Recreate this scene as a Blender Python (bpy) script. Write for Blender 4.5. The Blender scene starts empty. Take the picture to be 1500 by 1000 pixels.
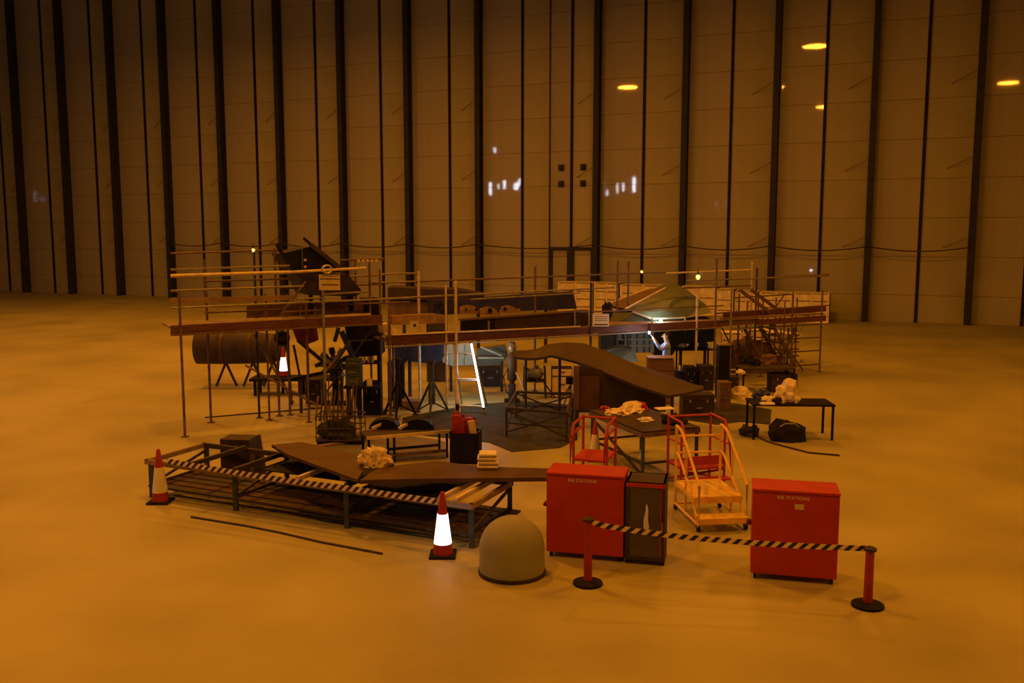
import bpy, bmesh, math, random
from mathutils import Vector, Matrix, noise
random.seed(7)

# ------------------------------------------------------------------ camera
FOC, CAMH = 1350.0, 4.45
TH = math.atan(160 / FOC)
scene = bpy.context.scene
COL = scene.collection
cam = bpy.data.cameras.new('camera')
cam.sensor_width = 36.0
cam.lens = FOC / 1500 * 36.0
cam.clip_end = 300
camo = bpy.data.objects.new('camera', cam)
camo.location = (0, 0, CAMH)
camo.rotation_euler = (math.pi / 2 - TH, 0, 0)
COL.objects.link(camo)
scene.camera = camo

# ------------------------------------------------------------------ light
SODIUM = (1.0, 0.315, 0.020)
LAMP_W = 1020.0
AMBIENT = 0.008
world = bpy.data.worlds.new('hangar_air')
world.use_nodes = True
world.node_tree.nodes['Background'].inputs[0].default_value = (1.0, 0.40, 0.05, 1)
world.node_tree.nodes['Background'].inputs[1].default_value = AMBIENT
scene.world = world
vs = scene.view_settings
vs.view_transform = 'Standard'
vs.look = 'None'
vs.exposure = 0.0
vs.gamma = 1.0
vs.use_curve_mapping = False
LAMPS = [(-22, 8, 1.0), (-7, 3, 1.0), (11, 6, 0.9), (-13, 27, 1.5), (-4, 18, 0.8), (12, 18, 0.9), (-24, 44, 1.3), (-8, 38, 1.0), (7, 32, 0.8)]   # x, y, share of LAMP_W
LAMP_H = 17.0

# ------------------------------------------------------------------ measuring helpers
def ray(px, py):
    dx = (px - 750) / FOC
    dy = (500 - py) / FOC
    y = math.cos(TH) + dy * math.sin(TH)
    z = -math.sin(TH) + dy * math.cos(TH)
    return dx / y, z / y
def at(px, py, D):
    x, z = ray(px, py)
    return Vector((x * D, D, CAMH + z * D))
def atz(px, py, h):
    x, z = ray(px, py)
    D = (h - CAMH) / z
    return Vector((x * D, D, h))
def fl(px, py):
    return atz(px, py, 0.0)
S0 = Vector((-1.55, 22.9)); SD = Vector((0.8746, 0.4848)); SN = Vector((-0.4848, 0.8746))
def pl(px, py, off=0.0):
    """point on the scaffold's vertical plane, off metres behind its front face"""
    x, z = ray(px, py)
    o = S0 + SN * off
    D = o.dot(SN) / (x * SN.x + SN.y)
    return Vector((x * D, D, CAMH + z * D))
def V(*a): return Vector(a)
UP = Vector((0, 0, 1))

# ------------------------------------------------------------------ materials
MATS = {}
def mat(name, col, rough=0.6, metal=0.0, var=0.25, scale=6.0, bump=0.0, coat=0.0, stretch=None, crough=0.12, spec=0.5):
    m = bpy.data.materials.new(name); m.use_nodes = True
    nt = m.node_tree; b = nt.nodes['Principled BSDF']
    b.inputs['Roughness'].default_value = rough
    b.inputs['Metallic'].default_value = metal
    b.inputs['Specular IOR Level'].default_value = spec if max(col) > 0.1 else 0.2
    if coat:
        b.inputs['Coat Weight'].default_value = coat
        b.inputs['Coat Roughness'].default_value = crough
    tc = nt.nodes.new('ShaderNodeTexCoord')
    nz = nt.nodes.new('ShaderNodeTexNoise')
    nz.inputs['Scale'].default_value = scale
    nz.inputs['Detail'].default_value = 5
    src = tc.outputs['Object']
    if stretch:
        mp = nt.nodes.new('ShaderNodeMapping'); mp.inputs['Scale'].default_value = stretch
        nt.links.new(src, mp.inputs['Vector']); src = mp.outputs['Vector']
    nt.links.new(src, nz.inputs['Vector'])
    cr = nt.nodes.new('ShaderNodeValToRGB')
    cr.color_ramp.elements[0].position = 0.3; cr.color_ramp.elements[1].position = 0.7
    cr.color_ramp.elements[0].color = tuple(max(0, c * (1 - var)) for c in col) + (1,)
    cr.color_ramp.elements[1].color = tuple(min(1, c * (1 + var)) for c in col) + (1,)
    nt.links.new(nz.outputs['Fac'], cr.inputs['Fac'])
    nt.links.new(cr.outputs['Color'], b.inputs['Base Color'])
    if bump:
        bp = nt.nodes.new('ShaderNodeBump'); bp.inputs['Strength'].default_value = bump
        bp.inputs['Distance'].default_value = 0.02
        nt.links.new(nz.outputs['Fac'], bp.inputs['Height'])
        nt.links.new(bp.outputs['Normal'], b.inputs['Normal'])
    MATS[name] = m
    return m
def emis(name, col, strength):
    m = bpy.data.materials.new(name); m.use_nodes = True
    nt = m.node_tree; b = nt.nodes['Principled BSDF']
    b.inputs['Base Color'].default_value = (0.8, 0.8, 0.8, 1)
    b.inputs['Emission Color'].default_value = col + (1,)
    b.inputs['Emission Strength'].default_value = strength
    MATS[name] = m
    return m
M = MATS
mat('concrete', (0.40, 0.38, 0.15), 0.55, 0, 0.2, 0.35, 0.1)
mat('door_sheet', (0.38, 0.36, 0.22), 0.5, 0, 0.14, 0.45, 0.15, coat=1.0, crough=0.03, stretch=(1.6, 1.6, 0.35))
mat('door_sheet_narrow', (0.40, 0.385, 0.20), 0.6, 0, 0.14, 0.45, 0.1, stretch=(1.6, 1.6, 0.35))
mat('door_post', (0.035, 0.036, 0.038), 0.6, 0, 0.2, 3)
mat('door_gap', (0.02, 0.02, 0.02), 0.8, 0, 0.2, 3)
mat('roof_sheet', (0.2, 0.2, 0.2), 0.8, 0, 0.2, 1)
mat('galvanised', (0.26, 0.24, 0.20), 0.5, 0.2, 0.3, 9)
mat('rusty_tube', (0.15, 0.095, 0.06), 0.6, 0.1, 0.35, 9)
mat('dark_tube', (0.06, 0.05, 0.05), 0.6, 0.1, 0.3, 9)
mat('pale_tube', (0.66, 0.56, 0.32), 0.5, 0.0, 0.2, 9)
mat('toe_board', (0.12, 0.045, 0.03), 0.7, 0, 0.35, 4, 0.2, stretch=(1, 1, 6))
mat('plank', (0.26, 0.19, 0.12), 0.75, 0, 0.3, 4, 0.3)
mat('pale_wood', (0.66, 0.56, 0.38), 0.7, 0, 0.22, 4, 0.2)
mat('crate_wood', (0.90, 0.78, 0.42), 0.7, 0, 0.22, 3, 0.2)
mat('brown_skin', (0.092, 0.055, 0.022), 0.5, 0.0, 0.25, 2.0)
mat('brown_skin_light', (0.15, 0.10, 0.06), 0.55, 0.0, 0.18, 2.0)
mat('wing_brown', (0.072, 0.050, 0.032), 0.55, 0.0, 0.15, 1.5)
mat('brown_dark', (0.055, 0.04, 0.03), 0.6, 0.0, 0.3, 3)
mat('brown_box', (0.15, 0.085, 0.05), 0.7, 0, 0.25, 4)
mat('black_panel', (0.009, 0.009, 0.011), 0.6, 0, 0.4, 3)
mat('black_rubber', (0.014, 0.014, 0.015), 0.8, 0, 0.3, 8)
mat('black_cloth', (0.02, 0.018, 0.022), 0.95, 0, 0.4, 8, 0.4)
mat('violet_dark', (0.032, 0.028, 0.05), 0.6, 0, 0.3, 3)
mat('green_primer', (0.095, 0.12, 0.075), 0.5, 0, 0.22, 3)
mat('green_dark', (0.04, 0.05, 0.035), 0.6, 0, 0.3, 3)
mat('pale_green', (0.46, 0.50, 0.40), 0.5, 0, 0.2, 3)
mat('teal_metal', (0.06, 0.09, 0.10), 0.5, 0.1, 0.3, 6)
mat('grey_metal', (0.25, 0.25, 0.25), 0.45, 0.3, 0.3, 6)
mat('brass_metal', (0.40, 0.27, 0.13), 0.4, 0.4, 0.3, 8)
mat('red_paint', (0.46, 0.030, 0.016), 0.5, 0, 0.12, 3)
mat('red_tube', (0.42, 0.035, 0.03), 0.5, 0, 0.2, 6)
mat('red_plastic', (0.36, 0.025, 0.012), 0.5, 0, 0.2, 6)
mat('dark_red', (0.16, 0.012, 0.012), 0.7, 0, 0.3, 4)
mat('yellow_paint', (0.80, 0.52, 0.05), 0.5, 0, 0.15, 6)
mat('yellow_deck', (0.72, 0.52, 0.10), 0.6, 0, 0.2, 8, 0.2)
mat('navy', (0.009, 0.008, 0.035), 0.6, 0, 0.3, 4)
mat('blue_cloth', (0.05, 0.06, 0.17), 0.9, 0, 0.3, 8)
mat('white_cloth', (0.80, 0.76, 0.62), 0.9, 0, 0.14, 9, 0.5)
mat('cream_cloth', (0.78, 0.68, 0.42), 0.9, 0, 0.25, 7, 0.5)
mat('paper', (0.82, 0.80, 0.70), 0.8, 0, 0.05, 4)
mat('sign_paper', (0.62, 0.55, 0.40), 0.8, 0, 0.08, 6)
mat('ink', (0.06, 0.05, 0.04), 0.8, 0, 0.1, 6)
mat('letter_white', (0.85, 0.72, 0.66), 0.6, 0, 0.05, 6)
mat('beige_dome', (0.30, 0.31, 0.22), 0.85, 0, 0.08, 3)
mat('glass_dark', (0.05, 0.03, 0.02), 0.12, 0, 0.3, 2, coat=0.5)
mat('rag_white', (0.75, 0.78, 0.85), 0.9, 0, 0.1, 6)
mat('bottle_plastic', (0.55, 0.62, 0.75), 0.35, 0, 0.1, 6)
mat('tarp_green', (0.045, 0.045, 0.022), 0.85, 0, 0.35, 2.5, 0.5)  # dark green for painted floor shade, also the cable pile
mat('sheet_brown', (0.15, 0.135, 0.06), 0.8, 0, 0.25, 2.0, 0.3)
mat('skin', (0.62, 0.42, 0.30), 0.6, 0, 0.06, 8)
mat('hair', (0.035, 0.025, 0.018), 0.8, 0, 0.3, 20)
mat('shirt_blue', (0.30, 0.42, 0.85), 0.9, 0, 0.15, 12, 0.3)
mat('trouser_blue', (0.20, 0.27, 0.50), 0.9, 0, 0.2, 12, 0.3)
mat('shoe', (0.03, 0.03, 0.03), 0.6, 0, 0.2, 12)
mat('lamp_housing', (0.12, 0.12, 0.12), 0.5, 0.4, 0.2, 4)
emis('sodium_lens', (1.0, 0.42, 0.06), 6.0)
emis('tube_glow', (0.93, 0.96, 1.0), 5.0)
emis('work_glow', (0.9, 0.95, 1.0), 2.5)
emis('bulb_glow', (1.0, 0.72, 0.16), 1.6)
emis('sleeve_flash_emission', (0.97, 0.98, 1.0), 1.25)  # emission stands for flash glare on the reflective cone sleeves

def stripe_mat(name, c1, c2, per, skew=0.8):
    m = bpy.data.materials.new(name); m.use_nodes = True
    nt = m.node_tree; b = nt.nodes['Principled BSDF']; b.inputs['Roughness'].default_value = 0.5
    uv = nt.nodes.new('ShaderNodeUVMap'); uv.uv_map = 'UVMap'
    sp = nt.nodes.new('ShaderNodeSeparateXYZ'); nt.links.new(uv.outputs[0], sp.inputs[0])
    mu = nt.nodes.new('ShaderNodeMath'); mu.operation = 'MULTIPLY_ADD'
    mu.inputs[1].default_value = skew
    nt.links.new(sp.outputs['Y'], mu.inputs[0]); nt.links.new(sp.outputs['X'], mu.inputs[2])
    fr = nt.nodes.new('ShaderNodeMath'); fr.operation = 'PINGPONG'; fr.inputs[1].default_value = per / 2
    nt.links.new(mu.outputs[0], fr.inputs[0])
    gt = nt.nodes.new('ShaderNodeMath'); gt.operation = 'GREATER_THAN'; gt.inputs[1].default_value = per / 4
    nt.links.new(fr.outputs[0], gt.inputs[0])
    mx = nt.nodes.new('ShaderNodeMix'); mx.data_type = 'RGBA'
    mx.inputs[6].default_value = c1 + (1,); mx.inputs[7].default_value = c2 + (1,)
    nt.links.new(gt.outputs[0], mx.inputs[0]); nt.links.new(mx.outputs[2], b.inputs['Base Color'])
    MATS[name] = m
stripe_mat('hazard_stripe', (0.02, 0.015, 0.015), (0.82, 0.70, 0.45), 0.13, 1.0)

# ------------------------------------------------------------------ mesh builder
ORG = {}
class MB:
    def __init__(s): s.v = []; s.f = []; s.uv = {}
    def add(s, vs_, fs):
        n = len(s.v); s.v += [Vector(p) for p in vs_]
        s.f += [tuple(i + n for i in f) for f in fs]; return s
    def obox(s, o, a, b, c):
        o, a, b, c = Vector(o), Vector(a), Vector(b), Vector(c)
        if a.cross(b).dot(c) < 0: a, b = b, a
        return s.add([o, o+a, o+a+b, o+b, o+c, o+a+c, o+a+b+c, o+b+c],
                     [(0,3,2,1), (4,5,6,7), (0,1,5,4), (1,2,6,5), (2,3,7,6), (3,0,4,7)])
    def box(s, c, sx, sy, sz, yaw=0.0):
        ca, sa = math.cos(yaw), math.sin(yaw)
        a = Vector((ca, sa, 0)) * sx; b = Vector((-sa, ca, 0)) * sy; k = Vector((0, 0, sz))
        return s.obox(Vector(c) - a/2 - b/2, a, b, k)       # c = centre of the bottom face
    def beam(s, p, q, w, h, up=UP):
        p, q = Vector(p), Vector(q); d = (q - p)
        sd = d.cross(up)
        if sd.length < 1e-5: sd = d.cross(Vector((1, 0, 0)))
        sd.normalize(); u = sd.cross(d).normalized()
        return s.obox(p - sd*w/2 - u*h/2, d, sd*w, u*h)
    def tube(s, p, q, r, n=8): return s.path([p, q], r, n)
    def path(s, pts, r, n=8):
        pts = [Vector(p) for p in pts]; rings = []
        for i, p in enumerate(pts):
            if i == 0: d = pts[1] - p
            elif i == len(pts) - 1: d = p - pts[i-1]
            else: d = (pts[i+1] - p).normalized() + (p - pts[i-1]).normalized()
            d = d.normalized() if d.length > 1e-9 else UP
            ref = UP if abs(d.z) < 0.95 else Vector((0, 1, 0))
            a = d.cross(ref).normalized(); b = a.cross(d).normalized()
            rr = r[i] if isinstance(r, (list, tuple)) else r
            rings.append([p + (a*math.cos(2*math.pi*k/n) + b*math.sin(2*math.pi*k/n))*rr for k in range(n)])
        vs_ = [v for ring in rings for v in ring]; fs = []
        for i in range(len(rings) - 1):
            for k in range(n):
                fs.append((i*n+k, i*n+(k+1) % n, (i+1)*n+(k+1) % n, (i+1)*n+k))
        fs.append(tuple(range(n))[::-1]); fs.append(tuple((len(rings)-1)*n + k for k in range(n)))
        return s.add(vs_, fs)
    def lathe(s, prof, c, n=20, axis=UP, caps=True):
        c = Vector(c); ax = Vector(axis).normalized()
        ref = Vector((1, 0, 0)) if abs(ax.x) < 0.9 else Vector((0, 1, 0))
        a = ax.cross(ref).normalized(); b = ax.cross(a)
        vs_ = []; fs = []
        for r, z in prof:
            for k in range(n):
                t = 2*math.pi*k/n
                vs_.append(c + ax*z + (a*math.cos(t) + b*math.sin(t))*r)
        for i in range(len(prof)-1):
            for k in range(n):
                fs.append((i*n+k, i*n+(k+1) % n, (i+1)*n+(k+1) % n, (i+1)*n+k))
        if caps:
            fs.append(tuple(range(n))[::-1]); fs.append(tuple((len(prof)-1)*n+k for k in range(n)))
        return s.add(vs_, fs)
    def prism(s, poly, vec):
        poly = [Vector(p) for p in poly]; n = len(poly); vec = Vector(vec)
        fs = [tuple(range(n))[::-1], tuple(range(n, 2*n))]
        fs += [(i, (i+1) % n, n+(i+1) % n, n+i) for i in range(n)]
        return s.add(poly + [p + vec for p in poly], fs)
    def loft(s, rows, thick):
        """rows: equal-length point lists; solid of thickness vector"""
        R, C = len(rows), len(rows[0]); th = Vector(thick)
        top = [Vector(p) for r in rows for p in r]; bot = [p + th for p in top]; N = R*C
        fs = []
        for i in range(R-1):
            for j in range(C-1):
                a, b, c, d = i*C+j, i*C+j+1, (i+1)*C+j+1, (i+1)*C+j
                fs.append((a, b, c, d)); fs.append((N+d, N+c, N+b, N+a))
        for j in range(C-1):
            fs.append((j+1, j, N+j, N+j+1)); k = (R-1)*C
            fs.append((k+j, k+j+1, N+k+j+1, N+k+j))
        for i in range(R-1):
            fs.append((i*C, (i+1)*C, N+(i+1)*C, N+i*C))
            fs.append(((i+1)*C+C-1, i*C+C-1, N+i*C+C-1, N+(i+1)*C+C-1))
        return s.add(top + bot, fs)
    def lump(s, c, sx, sy, sz, seed=0, rough=0.35, freq=2.5, sub=3, flat=True):
        bm = bmesh.new(); bmesh.ops.create_icosphere(bm, subdivisions=sub, radius=1.0)
        c = Vector(c); off = Vector((seed*7.3, seed*3.1, seed*1.7))
        vs_ = []
        for v in bm.verts:
            k = 1 + rough*noise.fractal(v.co*freq + off, 0.7, 2.0, 4)
            p = v.co*k
            z = p.z
            if flat and z < -0.25: z = -0.25
            vs_.append(c + Vector((p.x*sx, p.y*sy, (z + (0.25 if flat else 0))*sz/ (1.25 if flat else 1))))
        fs = [tuple(v.index for v in f.verts) for f in bm.faces]
        bm.free()
        return s.add(vs_, fs)
    def base(s):
        lo = min(v.z for v in s.v)
        return Vector(((min(v.x for v in s.v)+max(v.x for v in s.v))/2, (min(v.y for v in s.v)+max(v.y for v in s.v))/2, lo))
    def build(s, name, m, parent=None, smooth=False, bevel=0.0):
        org = ORG[parent.name] if parent else s.base()
        me = bpy.data.meshes.new(name)
        me.from_pydata([v - org for v in s.v], [], s.f)
        bm = bmesh.new(); bm.from_mesh(me)
        bmesh.ops.recalc_face_normals(bm, faces=bm.faces)
        bm.to_mesh(me); bm.free()
        me.materials.append(M[m])
        if smooth:
            for p in me.polygons: p.use_smooth = True
            me.set_sharp_from_angle(angle=math.radians(45))
        o = bpy.data.objects.new(name, me); COL.objects.link(o)
        if parent: o.parent = parent
        else: o.location = org
        ORG[o.name] = org
        if bevel:
            b = o.modifiers.new('bevel', 'BEVEL'); b.width = bevel; b.segments = 2; b.limit_method = 'ANGLE'
        return o
def tag(o, label, cat, group=None):
    o['label'] = label; o['category'] = cat
    if group: o['group'] = group
    return o
def thing(name, label, cat, loc, group=None):
    o = bpy.data.objects.new(name, None); COL.objects.link(o)
    o.location = loc; o.empty_display_size = 0.2
    ORG[o.name] = Vector(loc)
    return tag(o, label, cat, group)
def struct(o): o['kind'] = 'structure'; return o
def text(s, size, origin, xdir, up, m, parent, name='lettering'):
    cu = bpy.data.curves.new(name, 'FONT'); cu.body = s; cu.size = size; cu.extrude = 0.001
    t = bpy.data.objects.new(name, cu); COL.objects.link(t)
    dg = bpy.context.evaluated_depsgraph_get(); me = bpy.data.meshes.new_from_object(t.evaluated_get(dg))
    bpy.data.objects.remove(t); bpy.data.curves.remove(cu)
    x = Vector(xdir).normalized(); y = Vector(up).normalized(); z = x.cross(y)
    org = ORG[parent.name]
    for v in me.vertices:
        v.co = Vector(origin) + x*v.co.x + y*v.co.y + z*v.co.z - org
    me.materials.clear(); me.materials.append(M[m])
    o = bpy.data.objects.new(name, me); COL.objects.link(o); o.parent = parent
    ORG[o.name] = org
    return o

# ================================================================== setting
WN = Vector((0.3861, 0.9225, 0)); WU = Vector((0.9225, -0.3861, 0)); WP = Vector((0, 54, 0))
UL, UR, DEPTH, WH = -48.0, 33.0, 78.0, 24.0
def W(u, h, off=0.0):
    """point on the hangar door wall: u along it, h up, off metres out into the hall"""
    return WP + WU*u + UP*h - WN*off
m = MB().obox(W(UL, -0.3, DEPTH), WU*(UR-UL), WN*(DEPTH+0.6), UP*0.3); struct(m.build('floor', 'concrete'))
m = MB().obox(W(UL, WH, DEPTH), WU*(UR-UL), WN*(DEPTH+0.6), UP*0.3); struct(m.build('ceiling', 'roof_sheet'))
m = MB().obox(W(UL, 0, -0.05), WU*(UR-UL), WN*0.4, UP*WH); struct(m.build('wall_back', 'door_gap'))
m = MB().obox(W(UL-0.3, 0, DEPTH), WU*0.3, WN*(DEPTH+0.45), UP*WH); struct(m.build('wall_left', 'door_sheet'))
m = MB().obox(W(UR, 0, DEPTH), WU*0.3, WN*(DEPTH+0.45), UP*WH); struct(m.build('wall_right', 'door_sheet'))
m = MB().obox(W(UL, 0, DEPTH+0.3), WU*(UR-UL), WN*0.3, UP*WH); struct(m.build('wall_front', 'door_sheet'))

# sliding hangar door leaves: thin ribs at t, deep posts two metres right of each rib
ribs = [-3.95 - 4.65*k for k in range(9, -1, -1)] + [0.68]
ribs_r = [7.78 + 4.65*k for k in range(0, 6)]
ROWS = [0.0, 1.35, 3.25, 5.15, 7.05, 8.95, 10.85, 12.75, 14.65, 16.55, 18.45, 20.35, 22.25, 24.0]
PROTO = {}
def sheet(parent, u0, u1, h0, h1, m, off=0.0):
    key = (round(u1-u0, 3), round(h1-h0, 3), m)
    org = ORG[parent.name]
    if key not in PROTO:
        b = MB().obox(W(u0+0.006, h0+0.008, off), WU*(u1-u0-0.012), -WN*0.05, UP*(h1-h0-0.016))
        o = b.build('panel', m, parent); PROTO[key] = (o.data, W(u0, h0, off) - org); return o
    me, ref = PROTO[key]
    o = bpy.data.objects.new('panel', me); COL.objects.link(o); o.parent = parent
    o.location = (W(u0, h0, off) - org) - ref
    ORG[o.name] = org
    return o
dn = 0
def leaf(u0, u1, posts, ribs_, cuts):
    global dn; dn += 1
    r = bpy.data.objects.new('door_%d' % dn, None); COL.objects.link(r)
    r.location = W((u0+u1)/2, 0); ORG[r.name] = Vector(r.location); struct(r)
    for a, b, mm in cuts:
        for h0, h1 in zip(ROWS[:-1], ROWS[1:]): sheet(r, a, b, h0, h1, mm)
    for u in posts:
        p = MB().obox(W(u-0.13, 0, 0.0), WU*0.26, -WN*0.08, UP*WH)
        p.obox(W(u-0.05, 0, 0.08), WU*0.10, -WN*0.44, UP*WH)
        p.obox(W(u-0.15, 0, 0.52), WU*0.30, -WN*0.08, UP*WH)
        p.build('post', 'door_post', r)
        # sloping tie rods from post to the sheet
        for hh in (4.2, 8.0, 12.0):
            MB().tube(W(u-0.16, hh, 0.5), W(u-1.25, hh-0.5, 0.07), 0.016, 6).build('tie_rod', 'brown_box', r)
    for u in ribs_:
        MB().obox(W(u-0.065, 0, 0.0), WU*0.13, -WN*0.14, UP*WH).build('rib', 'door_gap', r)
    return r
S1, S2 = 'door_sheet', 'door_sheet_narrow'
for t in ribs[:-1]:
    n = t + 4.65
    leaf(t, n, [t+2.0], [t], [(t+0.07, t+1.86, S2), (t+2.14, n-0.07, S1)])
dl = leaf(0.68, 5.21, [5.21], [0.68, 3.66], [(0.75, 2.31, S2), (2.39, 3.59, S1), (3.73, 5.07, S2)])
MB().obox(W(2.31, 0, 0), WU*0.08, -WN*0.09, UP*WH).build('rib', 'brown_dark', dl)
# dark frame of the personnel door and its brackets
for a, b in ((2.33, 2.55), (3.45, 3.85), (4.86, 5.05)):
    MB().obox(W(a, 0, 0.05), WU*(b-a), -WN*0.12, UP*3.45).build('door_jamb', 'door_post', dl)
MB().obox(W(2.33, 3.45, 0.05), WU*2.72, -WN*0.12, UP*0.16).build('door_lintel', 'door_post', dl)
for u in (3.05, 4.35):
    for h in (8.05, 7.15):
        b = MB().obox(W(u-0.16, h-0.16, 0.05), WU*0.32, -WN*0.10, UP*0.34)
        b.tube(W(u, h, 0.15), W(u, h, 0.38), 0.10, 10)
        b.build('latch_bracket', 'brown_dark', dl)
leaf(5.21, 7.78, [], [], [(5.35, 7.71, S1)])
for t in ribs_r:
    n = min(t + 4.65, UR)
    if t+2.14 > UR-0.3: break
    leaf(t, n, [t+2.3], [t], [(t+0.07, t+2.16, S2), (t+2.44, n-0.07, S1)])
# electric cable slung along the doors from post to post
xs = [ribs[i]+2.0 for i in range(4, 10)] + [5.21] + [t+2.3 for t in ribs_r[:4]]
pts = []
for a, b in zip(xs[:-1], xs[1:]):
    for k in range(8):
        q = k/8; pts.append(W(a+(b-a)*q, 3.75 - 0.9*q*(1-q), 0.66))
pts.append(W(xs[-1], 3.75, 0.66))
tag(MB().path(pts, 0.035, 6).build('power_cable', 'brown_dark'), 'dark cable slung from post to post along the hangar doors', 'cable')

# high-bay lamps under the roof
for i, (x, y, share) in enumerate(LAMPS):
    t = thing('high_bay_lamp', 'sodium high-bay lamp hanging under the hangar roof above the frame', 'lamp', (x, y, LAMP_H), 'high-bay lamps under the roof')
    MB().lathe([(0.15, 0.75), (0.2, 0.45), (0.55, 0.12), (0.75, 0.05)], (x, y, LAMP_H), 16).build('lamp_shade', 'lamp_housing', t, True)
    MB().lathe([(0.5, 0.02), (0.5, 0.04)], (x, y, LAMP_H), 16).build('lens', 'sodium_lens', t)
    MB().tube((x, y, LAMP_H+0.7), (x, y, WH-0.02), 0.03, 6).build('drop_rod', 'lamp_housing', t)
    L = bpy.data.lights.new('sodium_lamp', 'AREA'); L.shape = 'DISK'; L.size = 1.6
    L.energy = LAMP_W*share; L.color = SODIUM
    lo = bpy.data.objects.new('sodium_lamp', L); lo.location = (0, 0, -0.06); lo.parent = t
    COL.objects.link(lo)

# ================================================================== foreground cabinets
def red_cabinet(tl, label, sticker=False):
    o = Vector((tl.x, tl.y, 0)); ux = Vector((0.972, -0.233, 0)); uy = Vector((0.233, 0.972, 0)); w, d, h = 1.06, 0.52, 1.2
    t = thing('red_cabinet', label, 'cabinet', o + ux*w/2 + uy*d/2, 'red steel cabinets')
    MB().obox(o + UP*0.08, ux*w, uy*d, UP*(h-0.12)).build('body', 'red_paint', t, bevel=0.008)
    MB().obox(o - ux*0.006 - uy*0.012 + UP*(h-0.035), ux*(w+0.012), uy*(d+0.03), UP*0.035).build('lid', 'red_paint', t, bevel=0.006)
    for s in (0, 1):
        for q in (0, 1):
            MB().obox(o + ux*(0.04+s*(w-0.12)) + uy*(0.04+q*(d-0.12)), ux*0.04, uy*0.04, UP*0.08).build('foot', 'door_post', t)
    for dd in (0.12, ):
        b = MB().obox(o - ux*0.05 + uy*dd + UP*0.68, ux*0.05, uy*0.08, UP*0.06)
        b.tube(o - ux*0.05 + uy*(dd-0.02) + UP*0.71, o - ux*0.05 + uy*(dd+0.10) + UP*0.71, 0.018, 8)
        b.build('side_latch', 'dark_red', t)
    text('RIB STATIONS', 0.062, o + ux*0.30 - uy*0.003 + UP*(h-0.115), ux, UP, 'letter_white', t)
    if sticker:
        MB().obox(o + ux*0.52 - uy*0.004 + UP*(h-0.24), ux*0.11, uy*0.004, UP*0.07).build('sticker', 'sign_paper', t)
    return o, ux, uy, w, d, h
tl = atz(800.5, 691, 1.2)
co, cux, cuy, cw, cd, ch = red_cabinet(tl, 'red steel cabinet with white lettering beside the dark glazed cabinet')
tl2 = atz(1103, 715, 1.2)
co2 = red_cabinet(tl2, 'red steel cabinet with white lettering, right of the yellow steps', True)
# dark glazed cabinet next to it
o = co + cux*(cw+0.03) + cuy*0.02; w, d, h = 0.52, 0.5, 1.14
t = thing('glazed_cabinet', 'dark brown cabinet with red-edged glass door beside the red cabinet', 'cabinet', o + cux*w/2 + cuy*d/2)
b = MB(); b.obox(o, cux*0.03, cuy*d, UP*h); b.obox(o + cux*(w-0.03), cux*0.03, cuy*d, UP*h)
b.obox(o + cuy*(d-0.03), cux*w, cuy*0.03, UP*h); b.obox(o, cux*w, cuy*d, UP*0.06); b.obox(o + UP*(h-0.03), cux*w, cuy*d, UP*0.03)
b.build('body', 'brown_dark', t)
MB().obox(o + cux*0.03 + cuy*0.03 + UP*0.44, cux*(w-0.06), cuy*(d-0.06), UP*0.02).build('shelf', 'brown_dark', t)
dr = MB(); dr.obox(o - cuy*0.022 + UP*0.06, cux*0.05, cuy*0.02, UP*(h-0.09)); dr.obox(o - cuy*0.022 + cux*(w-0.05) + UP*0.06, cux*0.05, cuy*0.02, UP*(h-0.09))
dr.obox(o - cuy*0.022 + cux*0.05 + UP*0.06, cux*(w-0.1), cuy*0.02, UP*0.05)
dob = dr.build('door', 'brown_dark', t)
MB().obox(o - cuy*0.024 + UP*(h-0.07), cux*w, cuy*0.024, UP*0.045).build('red_edging', 'red_paint', t)
MB().obox(o - cuy*0.02 + cux*(w-0.06) + UP*0.12, cux*0.012, -cuy*0.006, UP*(h-0.22)).build('red_edging', 'red_paint', t)
g = bpy.data.materials.new('cabinet_glass'); g.use_nodes = True
gb = g.node_tree.nodes['Principled BSDF']; gb.inputs['Transmission Weight'].default_value = 0.85
gb.inputs['Base Color'].default_value = (0.55, 0.5, 0.45, 1); gb.inputs['Roughness'].default_value = 0.08; gb.inputs['IOR'].default_value = 1.15
MATS['cabinet_glass'] = g
MB().obox(o - cuy*0.014 + cux*0.05 + UP*0.11, cux*(w-0.1), cuy*0.006, UP*(h-0.18)).build('pane', 'cabinet_glass', dob)
MB().tube(o - cuy*0.04 + cux*(w-0.03) + UP*0.48, o - cuy*0.04 + cux*(w-0.03) + UP*0.6, 0.012, 8).build('handle', 'grey_metal', dob)
bc = o + cux*0.28 - cuy*0.045 + UP*0.48  # pale tapered strip down the cabinet front
b = MB()
b.path([bc + UP*0.36, bc + UP*0.28 + cux*0.005, bc + UP*0.16 - cux*0.008, bc + UP*0.05, bc], [0.010, 0.020, 0.030, 0.038, 0.030], 10)
t = thing('hanging_rag', 'pale tapered strip on the front of the dark glazed cabinet', 'rag', bc)
b.build('rag', 'rag_white', t, True)
MB().tube(bc + UP*0.37, bc + UP*0.37 + cuy*0.03, 0.008).build('hook', 'grey_metal', t)

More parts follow.
